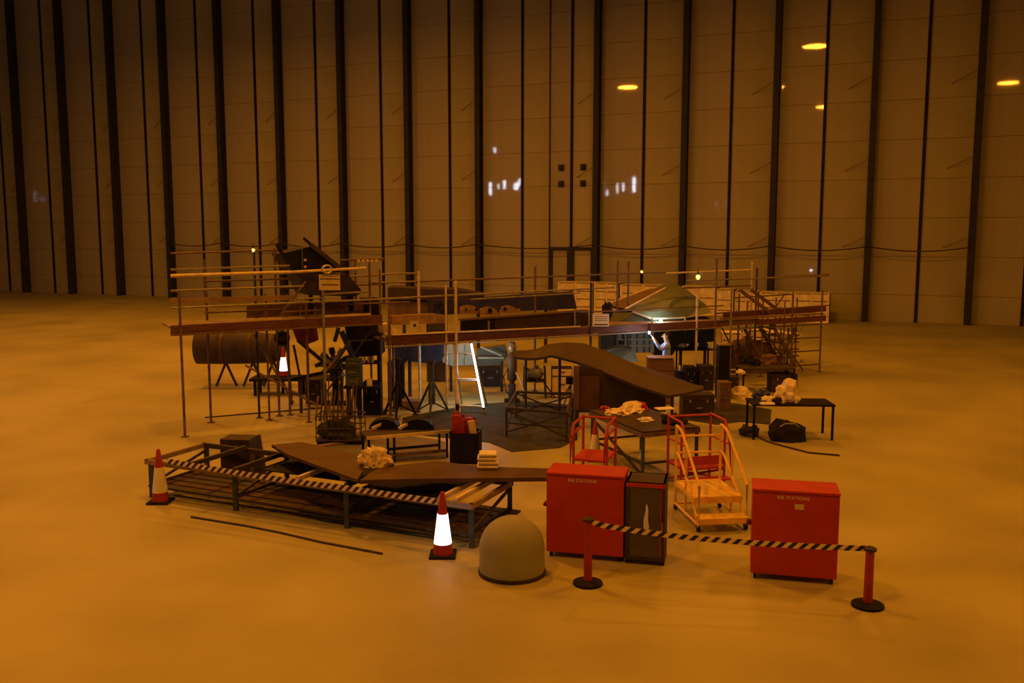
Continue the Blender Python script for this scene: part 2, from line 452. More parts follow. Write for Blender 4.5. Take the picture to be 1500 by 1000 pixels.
# ================================================================== barrier posts and tape
def ribbon(pts, width, name, label):
    pts = [Vector(p) for p in pts]; n = len(pts); L = [0]
    for i in range(1, n): L.append(L[-1] + (pts[i]-pts[i-1]).length)
    b = MB(); vs_ = []
    for i, p in enumerate(pts):
        d = (pts[min(i+1, n-1)] - pts[max(i-1, 0)]).normalized(); sd = d.cross(UP).normalized()*0.0015
        for q in (p + sd, p - sd, p - sd - UP*width, p + sd - UP*width): vs_.append(q)
    fs = []
    for i in range(n-1):
        for k in range(4):
            fs.append((i*4+k, i*4+(k+1) % 4, (i+1)*4+(k+1) % 4, (i+1)*4+k))
    fs += [(3, 2, 1, 0), ((n-1)*4, (n-1)*4+1, (n-1)*4+2, (n-1)*4+3)]
    b.add(vs_, fs)
    o = b.build(name, 'hazard_stripe')
    uvl = o.data.uv_layers.new(name='UVMap')
    for poly in o.data.polygons:
        for li in poly.loop_indices:
            vi = o.data.loops[li].vertex_index
            uvl.data[li].uv = (L[vi//4], 0.0 if vi % 4 < 2 else width)
    return tag(o, label, 'barrier tape')
def sag(p, q, s, n=24):
    return [p.lerp(q, i/n) - UP*s*4*(i/n)*(1-i/n) for i in range(n+1)]
def barrier_post(c, h, label):
    t = thing('barrier_post', label, 'post', c, 'red barrier posts')
    MB().lathe([(0.19, 0), (0.19, 0.03), (0.05, 0.06)], c, 18).build('base_plate', 'black_rubber', t)
    MB().lathe([(0.055, 0.05), (0.05, h-0.05)], c, 14).build('pole', 'red_plastic', t, True)
    MB().lathe([(0.05, h-0.06), (0.075, h-0.05), (0.075, h-0.02), (0.03, h)], c, 14).build('tape_head', 'brown_dark', t, True)
pc = at(862, 757, 11.3); ph = pc.z
barrier_post(Vector((pc.x, pc.y, 0)), ph, 'red barrier post with dark head standing before the red cabinet')
pq = at(1275, 800, 10.6)
barrier_post(Vector((pq.x, pq.y, 0)), pq.z, 'red barrier post at the far right end of the striped tape')
tp = []
for (x, y, D) in ((868, 761, 11.25), (885, 766, 11.2), (905, 769, 11.15), (935, 774, 11.1), (960, 777, 11.05), (990, 781, 11.0), (1030, 785, 10.95), (1070, 788, 10.9), (1105, 791, 10.85), (1150, 794, 10.8), (1210, 797, 10.7), (1268, 799, 10.62)):
    tp.append(at(x, y, D))
ribbon(tp, 0.07, 'barrier_tape', 'black and cream striped tape running in front of the yellow steps')

def traffic_cone(c, h, label, body='red_plastic', sleeve='sleeve_flash_emission', group='traffic cones'):
    k = h/1.0
    t = thing('traffic_cone', label, 'cone', c, group)
    MB().box(c, 0.40*k, 0.40*k, 0.04*k).build('base', 'black_rubber' if body != 'brown_dark' else 'brown_dark', t, bevel=0.01)
    r0, r1 = 0.155*k, 0.035*k
    def r(z): return r0 + (r1-r0)*(z-0.04*k)/(h-0.04*k)
    MB().lathe([(r0, 0.04*k), (r1, h-0.02*k), (r1*0.7, h)], c, 20).build('cone_body', body, t, True)
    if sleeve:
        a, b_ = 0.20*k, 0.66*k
        MB().lathe([(r(a)+0.004, a), (r(b_)+0.004, b_)], c, 20).build('sleeve', sleeve, t, True)['label'] = 'white reflective sleeve with flash glare as emission' if sleeve == 'sleeve_flash_emission' else 'pale white sleeve'
    return t
cn = at(648, 720, 12.35)
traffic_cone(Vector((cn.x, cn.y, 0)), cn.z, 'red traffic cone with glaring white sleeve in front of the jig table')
cm = at(872, 616, 17.7)
traffic_cone(Vector((cm.x, cm.y, 0)), cm.z, 'red and white traffic cone standing behind the red cabinet', sleeve='paper')

# ================================================================== big jig table at lower left
TC = Vector((-0.56, 12.6, 0)); TU = Vector((-0.909, 0.417, 0)); TV = Vector((0.417, 0.909, 0)); TLEN, TDEP, THT = 6.2, 1.4, 0.65
t = thing('jig_table', 'long dark steel jig table with slatted shelf in the foreground', 'table', TC + TU*TLEN/2 + TV*TDEP/2)
def P(s, v, z): return TC + TU*s + TV*v + UP*z
for v in (0.03, TDEP-0.03):
    MB().beam(P(0, v, THT-0.04), P(TLEN, v, THT-0.04), 0.06, 0.08).build('top_rail', 'plank' if v < 0.5 else 'dark_tube', t)
MB().beam(P(0.03, 0, THT-0.04), P(0.03, TDEP, THT-0.04), 0.06, 0.08).build('end_rail', 'plank', t)
MB().beam(P(TLEN-0.03, 0, THT-0.04), P(TLEN-0.03, TDEP, THT-0.04), 0.06, 0.08).build('end_rail', 'plank', t)
for s in (0.28, 0.52, 2.15, 3.05, 4.3, 5.2):
    MB().beam(P(s, 0.03, THT+0.015), P(s, TDEP-0.05, THT+0.015), 0.06, 0.07).build('cross_slat', 'pale_wood' if s < 1 or 2.9 < s < 3.2 else 'dark_tube', t)
for s in (0.04, 2.16, 4.3, 6.1):
    for v in (0.05, TDEP-0.05):
        MB().beam(P(s, v, 0), P(s, v, THT-0.08), 0.075, 0.075).build('leg', 'teal_metal', t)
    MB().beam(P(s, 0.05, 0.22), P(s, TDEP-0.05, 0.22), 0.04, 0.05).build('stretcher', 'dark_tube', t)
    MB().beam(P(s, 0.1, 0.24), P(s+0.0, TDEP-0.1, 0.52), 0.035, 0.04).build('brace', 'dark_tube', t)
for v in (0.10, 0.33, 0.56, 0.79, 1.02, 1.25):
    MB().obox(P(-0.15, v-0.09, 0.18), TU*(TLEN+0.1), TV*0.18, UP*0.03).build('shelf_board', 'brown_dark' if v != 0.33 else 'brown_skin', t)
MB().obox(P(0.68, 0.08, THT-0.10), TU*1.4, TV*1.24, UP*0.02).build('inset_sheet', 'black_panel', t)  # black sheets stand for the dark, shaded inside of the table frame
MB().obox(P(2.24, 0.55, THT-0.10), TU*2.0, TV*0.78, UP*0.02).build('inset_sheet', 'black_panel', t)
# flat skins lying on the table
def slab(name, poly, z, th, m, label, cat, group=None):
    b = MB().prism([atz(x, y, z) - UP*th for x, y in poly], UP*th)
    return tag(b.build(name, m), label, cat, group)
ZT = THT + 0.05
slab('detached_wing', [(398, 651), (421, 665), (470, 683), (523, 702), (531, 690), (527, 668), (495, 658), (441, 647)], ZT+0.14, 0.05, 'brown_skin', 'broad brown wing panel lying tilted over the left of the jig table', 'wing panel', 'aircraft skins on the jig table')
slab('detached_wing', [(527, 703), (600, 701), (700, 700), (818, 699), (818, 686), (740, 684), (690, 681), (640, 675), (590, 680), (552, 686)], ZT+0.14, 0.06, 'brown_skin', 'long narrow brown wing panel reaching from the jig table to the red cabinet', 'wing panel', 'aircraft skins on the jig table')
for i, (x, y) in enumerate(((430, 664), (505, 692), (475, 660))):
    p = atz(x, y, ZT+0.09)
    tag(MB().obox(Vector((p.x-0.06, p.y-0.06, ZT-0.02)), V(0.12, 0, 0), V(0, 0.12, 0), UP*0.11).build('packing_block', 'pale_wood'), ['left', 'near', 'rear'][i] + ' timber block under the broad brown wing panel', 'block', 'timber packing blocks')
for i, (x, y) in enumerate(((560, 696), (640, 690), (720, 692))):
    p = atz(x, y, ZT+0.08)
    tag(MB().obox(Vector((p.x-0.06, p.y-0.06, ZT-0.02)), V(0.12, 0, 0), V(0, 0.12, 0), UP*0.10).build('packing_block', 'brown_dark'), ['leftmost', 'middle', 'rightmost'][i] + ' dark timber block under the long narrow wing panel', 'block', 'dark packing blocks')
# towels stacked on the long panel
p = atz(714, 688, ZT+0.14); zz = p.z
for i, (w, dx) in enumerate(((0.32, 0), (0.30, 0.015), (0.29, -0.01), (0.27, 0.005))):
    b = MB(); c = p + Vector((dx, 0.16, i*0.062)); n = 8; prof = []
    for k in range(n+1):
        a = -math.pi/2 + math.pi*k/n; prof.append((math.cos(a)*0.03, 0.03 + math.sin(a)*0.029))
    poly = [c + Vector((-w/2, -0.12 - y_, z_)) for y_, z_ in prof] + [c + Vector((-w/2, 0.12, 0.055)), c + Vector((-w/2, 0.12, 0.002))]
    b.prism(poly, V(w, 0, 0))
    tag(b.build('folded_towel', 'white_cloth', None, True, 0.006), ['lowest', 'second lowest', 'second from top', 'topmost'][i] + ' folded white towel in the stack on the long panel', 'towel', 'folded towels')
p = atz(547, 684, ZT+0.14)
tag(MB().lump(p + V(0, 0.12, 0), 0.23, 0.18, 0.29, 3, 0.42, 2.2, 4).build('crumpled_cloth', 'cream_cloth', None, True), 'crumpled cream cloth heaped at the left end of the long panel', 'cloth')
# tape along the table front, tied to the cone
tape = []
for i in range(31):
    q = i/30; s = 5.6*(1-q) + 0.42*q
    pnt = TC + TU*s - TV*(0.10 + 0.16*max(0, q-0.7)/0.3) + UP*(0.755 - 0.05*math.sin(math.pi*q))
    tape.append(pnt)
tape += [tape[-1].lerp(Vector((cn.x-0.03, cn.y, cn.z-0.03)), k/3) for k in (1, 2, 3)]
ribbon(tape, 0.085, 'barrier_tape', 'black and cream striped tape strung along the jig table to the cone')
lc = TC + TU*5.75 - TV*0.12
traffic_cone(lc, 0.9, 'red traffic cone holding the left end of the table tape', sleeve='paper')
# dark cone and brown box behind the table at the left
c = at(381, 684, 16.2); c.z = 0
tag(MB().obox(V(c.x-0.78, c.y+0.22, 0), V(0.55, -0.08, 0), V(0.06, 0.42, 0), UP*0.72).build('carton', 'brown_dark', None, False, 0.01), 'dark brown carton at the left edge behind the jig table', 'box')
traffic_cone(c, 0.85, 'dark brown cone beside the brown carton at the left edge', 'brown_dark', None)

# beige dome at the bottom
c = at(750, 756, 11.7); hh = c.z; c = Vector((c.x, c.y, 0)); prof = [(0.43, 0.0), (0.43, hh-0.42)]
for k in range(1, 10): prof.append((0.43*math.cos(k*math.pi/20), hh-0.42 + 0.42*math.sin(k*math.pi/20)))
prof.append((0.01, hh))
t = thing('domed_cover', 'smooth beige domed cover standing in the foreground before the cone', 'cover', c)
MB().lathe(prof, c, 32).build('dome', 'beige_dome', t, True)
MB().lathe([(0.445, 0.0), (0.445, 0.05)], c, 32).build('rim', 'brown_dark', t, True)

# ================================================================== yellow mobile steps
O = Vector((2.76, 13.57, 0)); X = Vector((0.992, 0.125, 0)); Y = Vector((-0.125, 0.992, 0)); w = 0.74
t = thing('mobile_steps', 'yellow tubular mobile work steps with handrails between the red cabinets', 'steps', O + X*w/2 + Y*0.3)
def Q(x, y, z): return O + X*x + Y*y + UP*z
for x in (0, w):
    MB().path([Q(x, 0.95, 1.37), Q(x, 0.72, 1.35), Q(x, 0.62, 1.30), Q(x, -0.22, 0.70), Q(x, -0.22, 0.06)], 0.024, 8).build('handrail', 'yellow_paint', t, True)
    MB().path([Q(x, 0.95, 0.94), Q(x, 0.80, 0.92), Q(x, 0.10, 0.45), Q(x, -0.15, 0.12)], 0.020, 8).build('mid_rail', 'yellow_paint', t, True)
    MB().tube(Q(x, 0.95, 0.06), Q(x, 0.95, 1.37), 0.022).build('rear_post', 'yellow_paint', t, True)
    MB().tube(Q(x, 0.42, 0.10), Q(x, 0.42, 1.16), 0.018).build('middle_post', 'yellow_paint', t, True)
    MB().tube(Q(x, -0.22, 0.10), Q(x, 0.95, 0.10), 0.022).build('bottom_rail', 'yellow_paint', t, True)
    MB().beam(Q(x, -0.02, 0.43), Q(x, 0.95, 0.43), 0.03, 0.06).build('deck_side', 'yellow_paint', t)
MB().tube(Q(0, 0.95, 1.2), Q(w, 0.95, 1.2), 0.018).build('rear_rail', 'yellow_paint', t, True)
MB().tube(Q(0, 0.95, 0.93), Q(w, 0.95, 0.93), 0.018).build('rear_rail', 'yellow_paint', t, True)
MB().tube(Q(0, 0.95, 0.10), Q(w, 0.95, 0.10), 0.022).build('bottom_rail', 'yellow_paint', t, True)
MB().obox(Q(0, 0, 0.44), X*w, Y*0.95, UP*0.035).build('deck', 'yellow_deck', t)
MB().obox(Q(0, -0.02, 0.37), X*w, Y*0.02, UP*0.10).build('deck_nosing', 'yellow_paint', t)
MB().obox(Q(0, -0.30, 0.19), X*w, Y*0.26, UP*0.035).build('tread', 'yellow_deck', t)
MB().obox(Q(0, -0.32, 0.14), X*w, Y*0.02, UP*0.085).build('tread_nosing', 'yellow_paint', t)
for x in (0, w):
    for y in (-0.2, 0.93):
        MB().lathe([(0.055, -0.018), (0.055, 0.018)], Q(x, y, 0.056), 14, axis=X).build('castor', 'black_rubber', t, True)

# ================================================================== red tubular steps
def red_steps(o, X, Y, w, d, h, top, label, plate=False):
    t = thing('red_steps', label, 'steps', o + X*w/2 + Y*d/2, 'red tubular steps')
    def Q(x, y, z): return o + X*x + Y*y + UP*z
    for x in (0, w):
        MB().path([Q(x, -0.25, 0.0), Q(x, -0.12, top-0.25), Q(x, 0.05, top), Q(x, d, top+0.02)], 0.024, 8).build('handrail', 'red_tube', t, True)
        MB().tube(Q(x, d, 0), Q(x, d, top+0.02), 0.024).build('rear_post', 'red_tube', t, True)
        MB().tube(Q(x, 0.05, 0), Q(x, 0.05, top), 0.022).build('front_post', 'red_tube', t, True)
        MB().tube(Q(x, -0.14, h+0.42), Q(x, d, h+0.42), 0.018).build('mid_rail', 'red_tube', t, True)
    MB().tube(Q(0, d, top), Q(w, d, top), 0.022).build('rear_rail', 'red_tube', t, True)
    MB().obox(Q(0, 0, h-0.04), X*w, Y*d, UP*0.04).build('deck', 'red_paint', t)
    MB().obox(Q(0, -0.25, h*0.5), X*w, Y*0.22, UP*0.03).build('tread', 'red_paint', t)
    if plate:
        MB().obox(Q(0.05, -0.03, h+0.05), X*(w-0.1), Y*0.02, UP*0.16).build('kick_plate', 'red_paint', t)
        MB().tube(Q(0, d, 0.05), Q(w, 0, h-0.05), 0.02).build('brace', 'red_tube', t, True)
        MB().tube(Q(w, d, 0.05), Q(0, 0, h-0.05), 0.02).build('brace', 'red_tube', t, True)
a = fl(826, 700)
red_steps(Vector((1.03, 15.3, 0)), V(0.95, -0.31, 0), V(0.31, 0.95, 0), 0.58, 0.75, 0.64, 1.22, 'red tubular steps half hidden behind the left red cabinet')
red_steps(Vector((2.95, 15.6, 0)), V(0.97, 0.24, 0), V(-0.24, 0.97, 0), 0.82, 0.62, 0.38, 1.18, 'red tubular steps with kick plate behind the yellow steps', True)

# ================================================================== work table with clothes
A = atz(941, 632, 0.9); A.z = 0
LX = V(-0.36, 0.933, 0); SX = V(0.933, 0.36, 0); L_, W_ = 2.15, 1.2
t = thing('work_table', 'dark brown work table strewn with cloths behind the red cabinet', 'table', A + LX*L_/2 + SX*W_/2)
MB().obox(A + UP*0.86, LX*L_, SX*W_, UP*0.04).build('table_top', 'brown_dark', t)
MB().beam(A + UP*0.83, A + LX*L_ + UP*0.83, 0.05, 0.07).build('apron', 'rusty_tube', t)
MB().beam(A + UP*0.83, A + SX*W_ + UP*0.83, 0.05, 0.07).build('apron', 'rusty_tube', t)
for a_ in (0.04, L_-0.04):
    for b_ in (0.04, W_-0.04):
        MB().beam(A + LX*a_ + SX*b_, A + LX*a_ + SX*b_ + UP*0.86, 0.06, 0.06).build('leg', 'teal_metal', t)
    MB().beam(A + LX*a_ + SX*0.05 + UP*0.3, A + LX*a_ + SX*(W_-0.05) + UP*0.3, 0.04, 0.04).build('stretcher', 'dark_tube', t)
MB().beam(A + LX*0.05 + UP*0.12, A + LX*(L_-0.05) + UP*0.78, 0.04, 0.04).build('brace', 'dark_tube', t)
MB().beam(A + LX*0.05 + SX*0.03 + UP*0.3, A + LX*(L_-0.05) + SX*0.03 + UP*0.3, 0.04, 0.04).build('stretcher', 'dark_tube', t)
def on_table(px, py, h): return atz(px, py, h)
for i, (x, y, sx, sy, sz, mm, lb, ct) in enumerate((
        (903, 606, 0.20, 0.22, 0.10, 'cream_cloth', 'cream rag lying nearest the left corner of the work table', 'cloth'),
        (925, 602, 0.22, 0.25, 0.16, 'cream_cloth', 'big rumpled cream cloth in the middle of the work table', 'cloth'),
        (946, 616, 0.14, 0.10, 0.07, 'white_cloth', 'small white rag hanging near the front of the work table', 'cloth'),
        (940, 600, 0.12, 0.14, 0.14, 'red_plastic', 'red rag beside the big cream cloth', 'cloth'),
        (988, 619, 0.24, 0.20, 0.16, 'black_cloth', 'black jacket bundled on the right of the work table', 'jacket'),
        (886, 600, 0.10, 0.10, 0.08, 'red_plastic', 'reddish pouch on the far left corner of the work table', 'pouch'))):
    p = on_table(x, y, 0.9)
    tag(MB().lump(p, sx, sy, sz, 20+i, 0.5, 2.0, 3).build('cloth_bundle' if ct == 'cloth' else ct, mm), lb, ct)
p = on_table(965, 601, 0.9)
tag(MB().obox(p, V(0.35, 0.1, 0), V(-0.06, 0.22, 0), UP*0.02).build('paper_sheet', 'paper'), 'white paper sheets lying at the back of the work table', 'paper')

# ================================================================== curved wing section on its stand
near = [(752, 522, 22.6), (772, 524.5, 22.4), (788, 524, 22.2), (808, 520, 21.9), (840, 528, 21.5), (870, 538, 21.1), (900, 551, 20.7), (932, 564, 20.2), (979, 579, 19.5), (1006, 575, 19.8), (1030, 569, 20.2)]
far = [(752, 513, 23.4), (770, 513, 23.2), (786, 511, 23.0), (801, 504, 22.9), (827, 501, 22.6), (856, 502.5, 22.3), (889, 515, 21.9), (933, 534, 21.5), (988, 552, 21.0), (1010, 560, 20.9), (1031, 567, 20.6)]
rows = []
for k in range(4):
    q = k/3; rows.append([at(*n_).lerp(at(*f_), q) + UP*0.05*math.sin(math.pi*q) for n_, f_ in zip(near, far)])
t = thing('curved_wing_section', 'long brown S-curved wing section resting on a boxed stand', 'wing section', V(at(880, 560, 21).x, 21, 0))
MB().loft(rows, (0, 0.02, -0.06)).build('skin', 'wing_brown', t, True)
D0 = 20.95
web = [at(x, y, D0) for x, y in ((846, 535), (880, 541), (925, 558), (975, 577), (975, 603), (846, 604))]
MB().prism(web, V(0, 0.06, 0)).build('spar_web', 'brown_dark', t)
b = MB().obox(at(847, 602, D0-0.1), at(878, 602, D0-0.1) - at(847, 602, D0-0.1), V(0, 0.08, 0), UP*0.80)
b.build('board', 'brown_skin', t)
MB().obox(at(840, 600, D0-0.2), at(848, 600, D0-0.2) - at(840, 600, D0-0.2), V(0, 0.15, 0), UP*1.0).build('end_post', 'brown_box', t)
for x, D in ((842, D0-0.15), (924, D0+0.02)):
    g_ = at(x, 600, D)
    MB().beam(V(g_.x+0.06, g_.y+0.04, 0), V(g_.x+0.06, g_.y+0.04, g_.z+0.05), 0.08, 0.08).build('leg', 'dark_tube', t)
for x, y, D in ((985, 572, 20.3), (770, 522, 22.9), (820, 520, 22.2)):
    g_ = at(x, y, D)
    MB().tube(V(g_.x, g_.y, 0), V(g_.x, g_.y, g_.z-0.02), 0.035).build('leg', 'dark_tube', t, True)

# ================================================================== scaffolding
def vtube(parent, px, top, off, m='galvanised', r=0.03, name='standard'):
    a = pl(px, top, off)
    MB().tube(V(a.x, a.y, 0.02), a, r).build(name, m, parent, True)
    MB().box((a.x, a.y, 0), 0.14, 0.14, 0.02).build('base_plate', 'rusty_tube', parent)
def htube(parent, x0, y0, x1, y1, off, m='galvanised', r=0.024, name='guard_rail'):
    MB().tube(pl(x0, y0, off), pl(x1, y1, off), r).build(name, m, parent, True)
def board(parent, x0, yt0, yb0, x1, yt1, yb1, off, m='toe_board', name='toe_board', th=0.04):
    pts = [pl(x0, yb0, off), pl(x1, yb1, off), pl(x1, yt1, off), pl(x0, yt0, off)]
    MB().prism(pts, Vector((SN.x, SN.y, 0))*th).build(name, m, parent)
def deck(parent, x0, y0, x1, y1, n, wd=0.22, m='plank', start=0.05):
    a = pl(x0, y0); b_ = pl(x1, y1); z = (a.z+b_.z)/2
    a.z = z; b_.z = z
    for k in range(n):
        o_ = Vector((SN.x, SN.y, 0))*(start + k*(wd+0.015))
        MB().obox(a + o_, b_ - a, Vector((SN.x, SN.y, 0))*wd, UP*0.04).build('deck_plank', m, parent)
    return z
# --- left scaffold
sl = thing('scaffold', 'steel tube scaffold at the left carrying the lettered board', 'scaffold', V(*(pl(440, 470).xy), 0), 'scaffolds around the aircraft')
board(sl, 250, 477, 491, 560, 461, 474, 0.0)
htube(sl, 250, 491, 560, 474.5, -0.03, 'rusty_tube', 0.02, 'ledger')
deck(sl, 250, 482, 560, 467, 5)
htube(sl, 250, 451, 600, 436.5, 0)
htube(sl, 250, 426, 445, 419, 0.0)
htube(sl, 250, 404, 425, 398.5, 0.5, 'pale_tube', 0.04)
htube(sl, 425, 398.5, 536, 392.5, 0.5, 'pale_tube', 0.033)
htube(sl, 250, 395, 424, 389, 0.9)
htube(sl, 250, 371, 408, 366, 1.3, 'rusty_tube')
htube(sl, 476, 431, 540, 427, 0.6)
htube(sl, 436, 437.5, 475, 436, 0.0)
board(sl, 250, 437, 445, 436, 432, 439, 0.8, 'plank', 'plank_edge')
board(sl, 360, 467, 471, 413, 464.5, 468, 0.05, 'pale_wood', 'plank_edge')
board(sl, 473, 461.5, 464.5, 543, 458.5, 461, 0.05, 'pale_wood', 'plank_edge')
vtube(sl, 473, 426, -0.05, 'galvanised', 0.035)
for px, top, off, mm in ((372, 368, 1.3, 'dark_tube'), (402, 364, 1.3, 'rusty_tube'), (541, 384, 1.0, 'rusty_tube'), (300, 380, 1.3, 'rusty_tube'), (262, 425, 0.0, 'rusty_tube'), (420, 430, 1.3, 'rusty_tube')):
    vtube(sl, px, top, off, mm)
htube(sl, 545, 402, 613, 400, 1.3); htube(sl, 545, 414, 613, 412, 1.3); htube(sl, 500, 381, 562, 379, 1.4, 'rusty_tube')
vtube(sl, 613, 397, 1.3, 'pale_tube', 0.035)
MB().tube(pl(405, 470, 0.2), pl(448, 412, 0.2), 0.022).build('brace', 'rusty_tube', sl, True)
for px in (415, 440, 462):
    MB().tube(pl(px, 462, 0.1), pl(px, 449, 0.1), 0.02).build('rail_stub', 'rusty_tube', sl, True)
htube(sl, 415, 457, 470, 454, 0.1, 'rusty_tube', 0.022)
for (x0, y0, x1, y1, off, mm) in ((300, 412, 430, 408, 1.0, 'rusty_tube'), (300, 458, 415, 453, 1.1, 'rusty_tube'), (500, 446, 600, 442, 0.9, 'rusty_tube'), (420, 422, 560, 416, 1.3, 'rusty_tube'), (500, 405, 560, 403, 1.1, 'galvanised')):
    htube(sl, x0, y0, x1, y1, off, mm, 0.022)
for px, top, off in ((389, 430, 0.9), (448, 438, 0.2), (520, 380, 1.3), (556, 395, 0.4)):
    vtube(sl, px, top, off, 'rusty_tube', 0.026)
MB().tube(pl(372, 490, 0.6), pl(430, 590, 0.6), 0.024).build('brace', 'rusty_tube', sl, True)
MB().tube(pl(545, 482, 0.5), pl(470, 585, 0.5), 0.024).build('brace', 'dark_tube', sl, True)
# --- main scaffold
sm = thing('scaffold', 'long steel tube scaffold with red-brown toe boards across the middle', 'scaffold', V(*(pl(800, 490).xy), 0), 'scaffolds around the aircraft')
board(sm, 566, 492, 506, 868, 479, 489, 0.0)
board(sm, 868, 478, 488, 1055, 469, 479.5, 0.0)
htube(sm, 563, 508.5, 1058, 479.5, -0.03, 'galvanised', 0.02, 'ledger')
htube(sm, 575, 490.5, 850, 478, -0.03, 'pale_tube', 0.018, 'ledger')
deck(sm, 566, 498, 1055, 473, 5)
htube(sm, 560, 437.5, 900, 421, 0.0); htube(sm, 690, 438.5, 850, 429, 0.5, 'galvanised', 0.02)
htube(sm, 605, 412.5, 905, 401, 1.3, 'rusty_tube'); htube(sm, 905, 401, 975, 399, 1.3, 'rusty_tube')
htube(sm, 850, 457.5, 1060, 447.5, 0.0, 'rusty_tube', 0.02)
for px, top, off, mm, r in ((570, 470, 0, 'rusty_tube', 0.04), (576, 500, 0.5, 'rusty_tube', 0.035), (653, 417, 0.0, 'pale_tube', 0.026), (667.5, 411, -0.05, 'pale_tube', 0.036), (784, 390, 1.3, 'rusty_tube', 0.03),
                            (866, 414, 0.0, 'dark_tube', 0.035), (905, 382, 1.3, 'rusty_tube', 0.03), (921, 382, 1.3, 'rusty_tube', 0.03), (1021.5, 432, 0.0, 'pale_tube', 0.034)):
    vtube(sm, px, top, off, mm, r)
for px, y0 in ((842, 452), (955, 466), (1004, 464), (716, 470)):
    MB().tube(pl(px, y0, 0.03), pl(px, 485, 0.03), 0.022).build('rail_stub', 'galvanised', sm, True)
MB().tube(pl(598, 490, 1.0), pl(566, 600, 1.0), 0.025).build('brace', 'dark_tube', sm, True)
# --- stair tower on the right
sr = thing('scaffold', 'scaffold stair tower with sloping stringers at the right edge', 'scaffold', V(*(pl(1110, 500).xy), 0), 'scaffolds around the aircraft')
for px, top, off, mm in ((1050, 378, 0, 'rusty_tube'), (1072, 420, -0.1, 'galvanised'), (1102, 383, 1.3, 'pale_tube'), (1109, 392, 1.3, 'dark_tube'), (1162, 428, 0, 'rusty_tube'), (1083, 430, 1.3, 'rusty_tube'), (1205, 425, 0.0, 'rusty_tube'), (1128, 470, 1.3, 'rusty_tube'), (1144, 480, 1.3, 'galvanised'), (1155, 480, 0.6, 'rusty_tube')):
    vtube(sr, px, top, off, mm)
for a_ in ((975, 400, 1102, 395, 1.3, 'pale_tube'), (1005, 411, 1215, 404, 1.2, 'galvanised'), (1115, 407, 1215, 402, 1.3, 'rusty_tube'), (1000, 422, 1100, 418, 0.9, 'rusty_tube'),
           (1048, 459, 1215, 447, 0.0, 'rusty_tube'), (1048, 543, 1130, 538, 0.0, 'pale_tube'), (1052, 504, 1072, 503, 0, 'galvanised'), (1050, 575, 1075, 574, 0, 'rusty_tube'), (1072, 482, 1215, 474, 0.2, 'galvanised')):
    htube(sr, *a_[:5], a_[5])
board(sr, 1060, 457, 465, 1210, 448, 456, 0.3); board(sr, 1110, 468, 476, 1210, 462, 470, 0.0); board(sr, 1055, 466, 478, 1110, 463, 474, 0.1, 'brown_box')
for (x0, y0, x1, y1, off) in ((1083, 424, 1128, 458, 0.2), (1100, 424, 1145, 458, 0.9), (1128, 470, 1165, 535, 0.2), (1112, 478, 1150, 545, 0.9), (1165, 480, 1128, 560, 0.5), (1090, 480, 1112, 520, 0.5)):
    MB().beam(pl(x0, y0, off), pl(x1, y1, off), 0.04, 0.10).build('stair_stringer', 'rusty_tube', sr)
for k in range(7):
    q = k/6
    a_ = pl(1128, 470, 0.22).lerp(pl(1165, 535, 0.22), q); b_ = a_ + Vector((SN.x, SN.y, 0))*0.66
    MB().beam(a_, b_, 0.20, 0.03).build('stair_tread', 'plank', sr)
deck(sr, 1055, 470, 1210, 461, 5)
for (x0, y0, x1, y1, off, mm) in ((1052, 470, 1100, 560, 1.3, 'rusty_tube'), (1100, 480, 1075, 565, 0.8, 'rusty_tube'), (1118, 482, 1168, 556, 0.9, 'galvanised'), (1168, 484, 1120, 552, 1.2, 'rusty_tube'), (1135, 482, 1180, 548, 0.4, 'rusty_tube'),
        (1150, 430, 1122, 470, 1.0, 'rusty_tube'), (1088, 428, 1150, 470, 1.3, 'rusty_tube'), (1180, 470, 1140, 540, 1.3, 'galvanised')):
    MB().tube(pl(x0, y0, off), pl(x1, y1, off), 0.024).build('brace', mm, sr, True)
for (x0, y0, x1, y1, off) in ((1085, 500, 1200, 494, 1.3), (1085, 520, 1200, 513, 1.3), (1100, 540, 1200, 533, 0.9), (1075, 436, 1160, 431, 0.9), (1095, 555, 1200, 547, 0.2)):
    htube(sr, x0, y0, x1, y1, off, 'rusty_tube', 0.022, 'ledger')
for px, top, off in ((1095, 440, 0.6), (1118, 440, 0.2), (1137, 436, 0.9), (1150, 440, 0.1), (1168, 436, 1.2)):
    vtube(sr, px, top, off, 'rusty_tube', 0.024)

# signs and small things on the scaffold
def sign(px0, py0, px1, py1, off, mm, name, label, lines):
    a = pl(px0, py1, off); b_ = pl(px1, py1, off); c_ = pl(px0, py0, off); 
    t = thing(name, label, 'sign', (a+b_)/2)
    ux = (b_-a); h_ = (c_.z-a.z)
    MB().obox(a, ux, Vector((SN.x, SN.y, 0))*0.02, UP*h_).build('board', mm, t)
    for (q0, q1, z0, z1, m2) in lines:
        MB().obox(a + ux*q0 - Vector((SN.x, SN.y, 0))*0.004 + UP*h_*z0, ux*(q1-q0), Vector((SN.x, SN.y, 0))*0.004, UP*h_*(z1-z0)).build('print_line', m2, t)
sign(468, 402, 498.5, 425, -0.06, 'sign_paper', 'notice_board', 'beige notice board with dark printed lines on the left scaffold', [(0.02, 0.98, 0.70, 0.76, 'brown_dark'), (0.1, 0.9, 0.32, 0.40, 'brown_box'), (0.05, 0.95, 0.90, 0.94, 'brown_box')])
sign(868.5, 459.5, 892, 478, -0.06, 'paper', 'warning_sign', 'pale rectangular warning sign hung on the middle scaffold rail', [(0.08, 0.92, 0.10, 0.20, 'ink'), (0.1, 0.9, 0.45, 0.49, 'brown_box'), (0.1, 0.9, 0.6, 0.64, 'brown_box'), (0.1, 0.9, 0.76, 0.80, 'brown_box')])
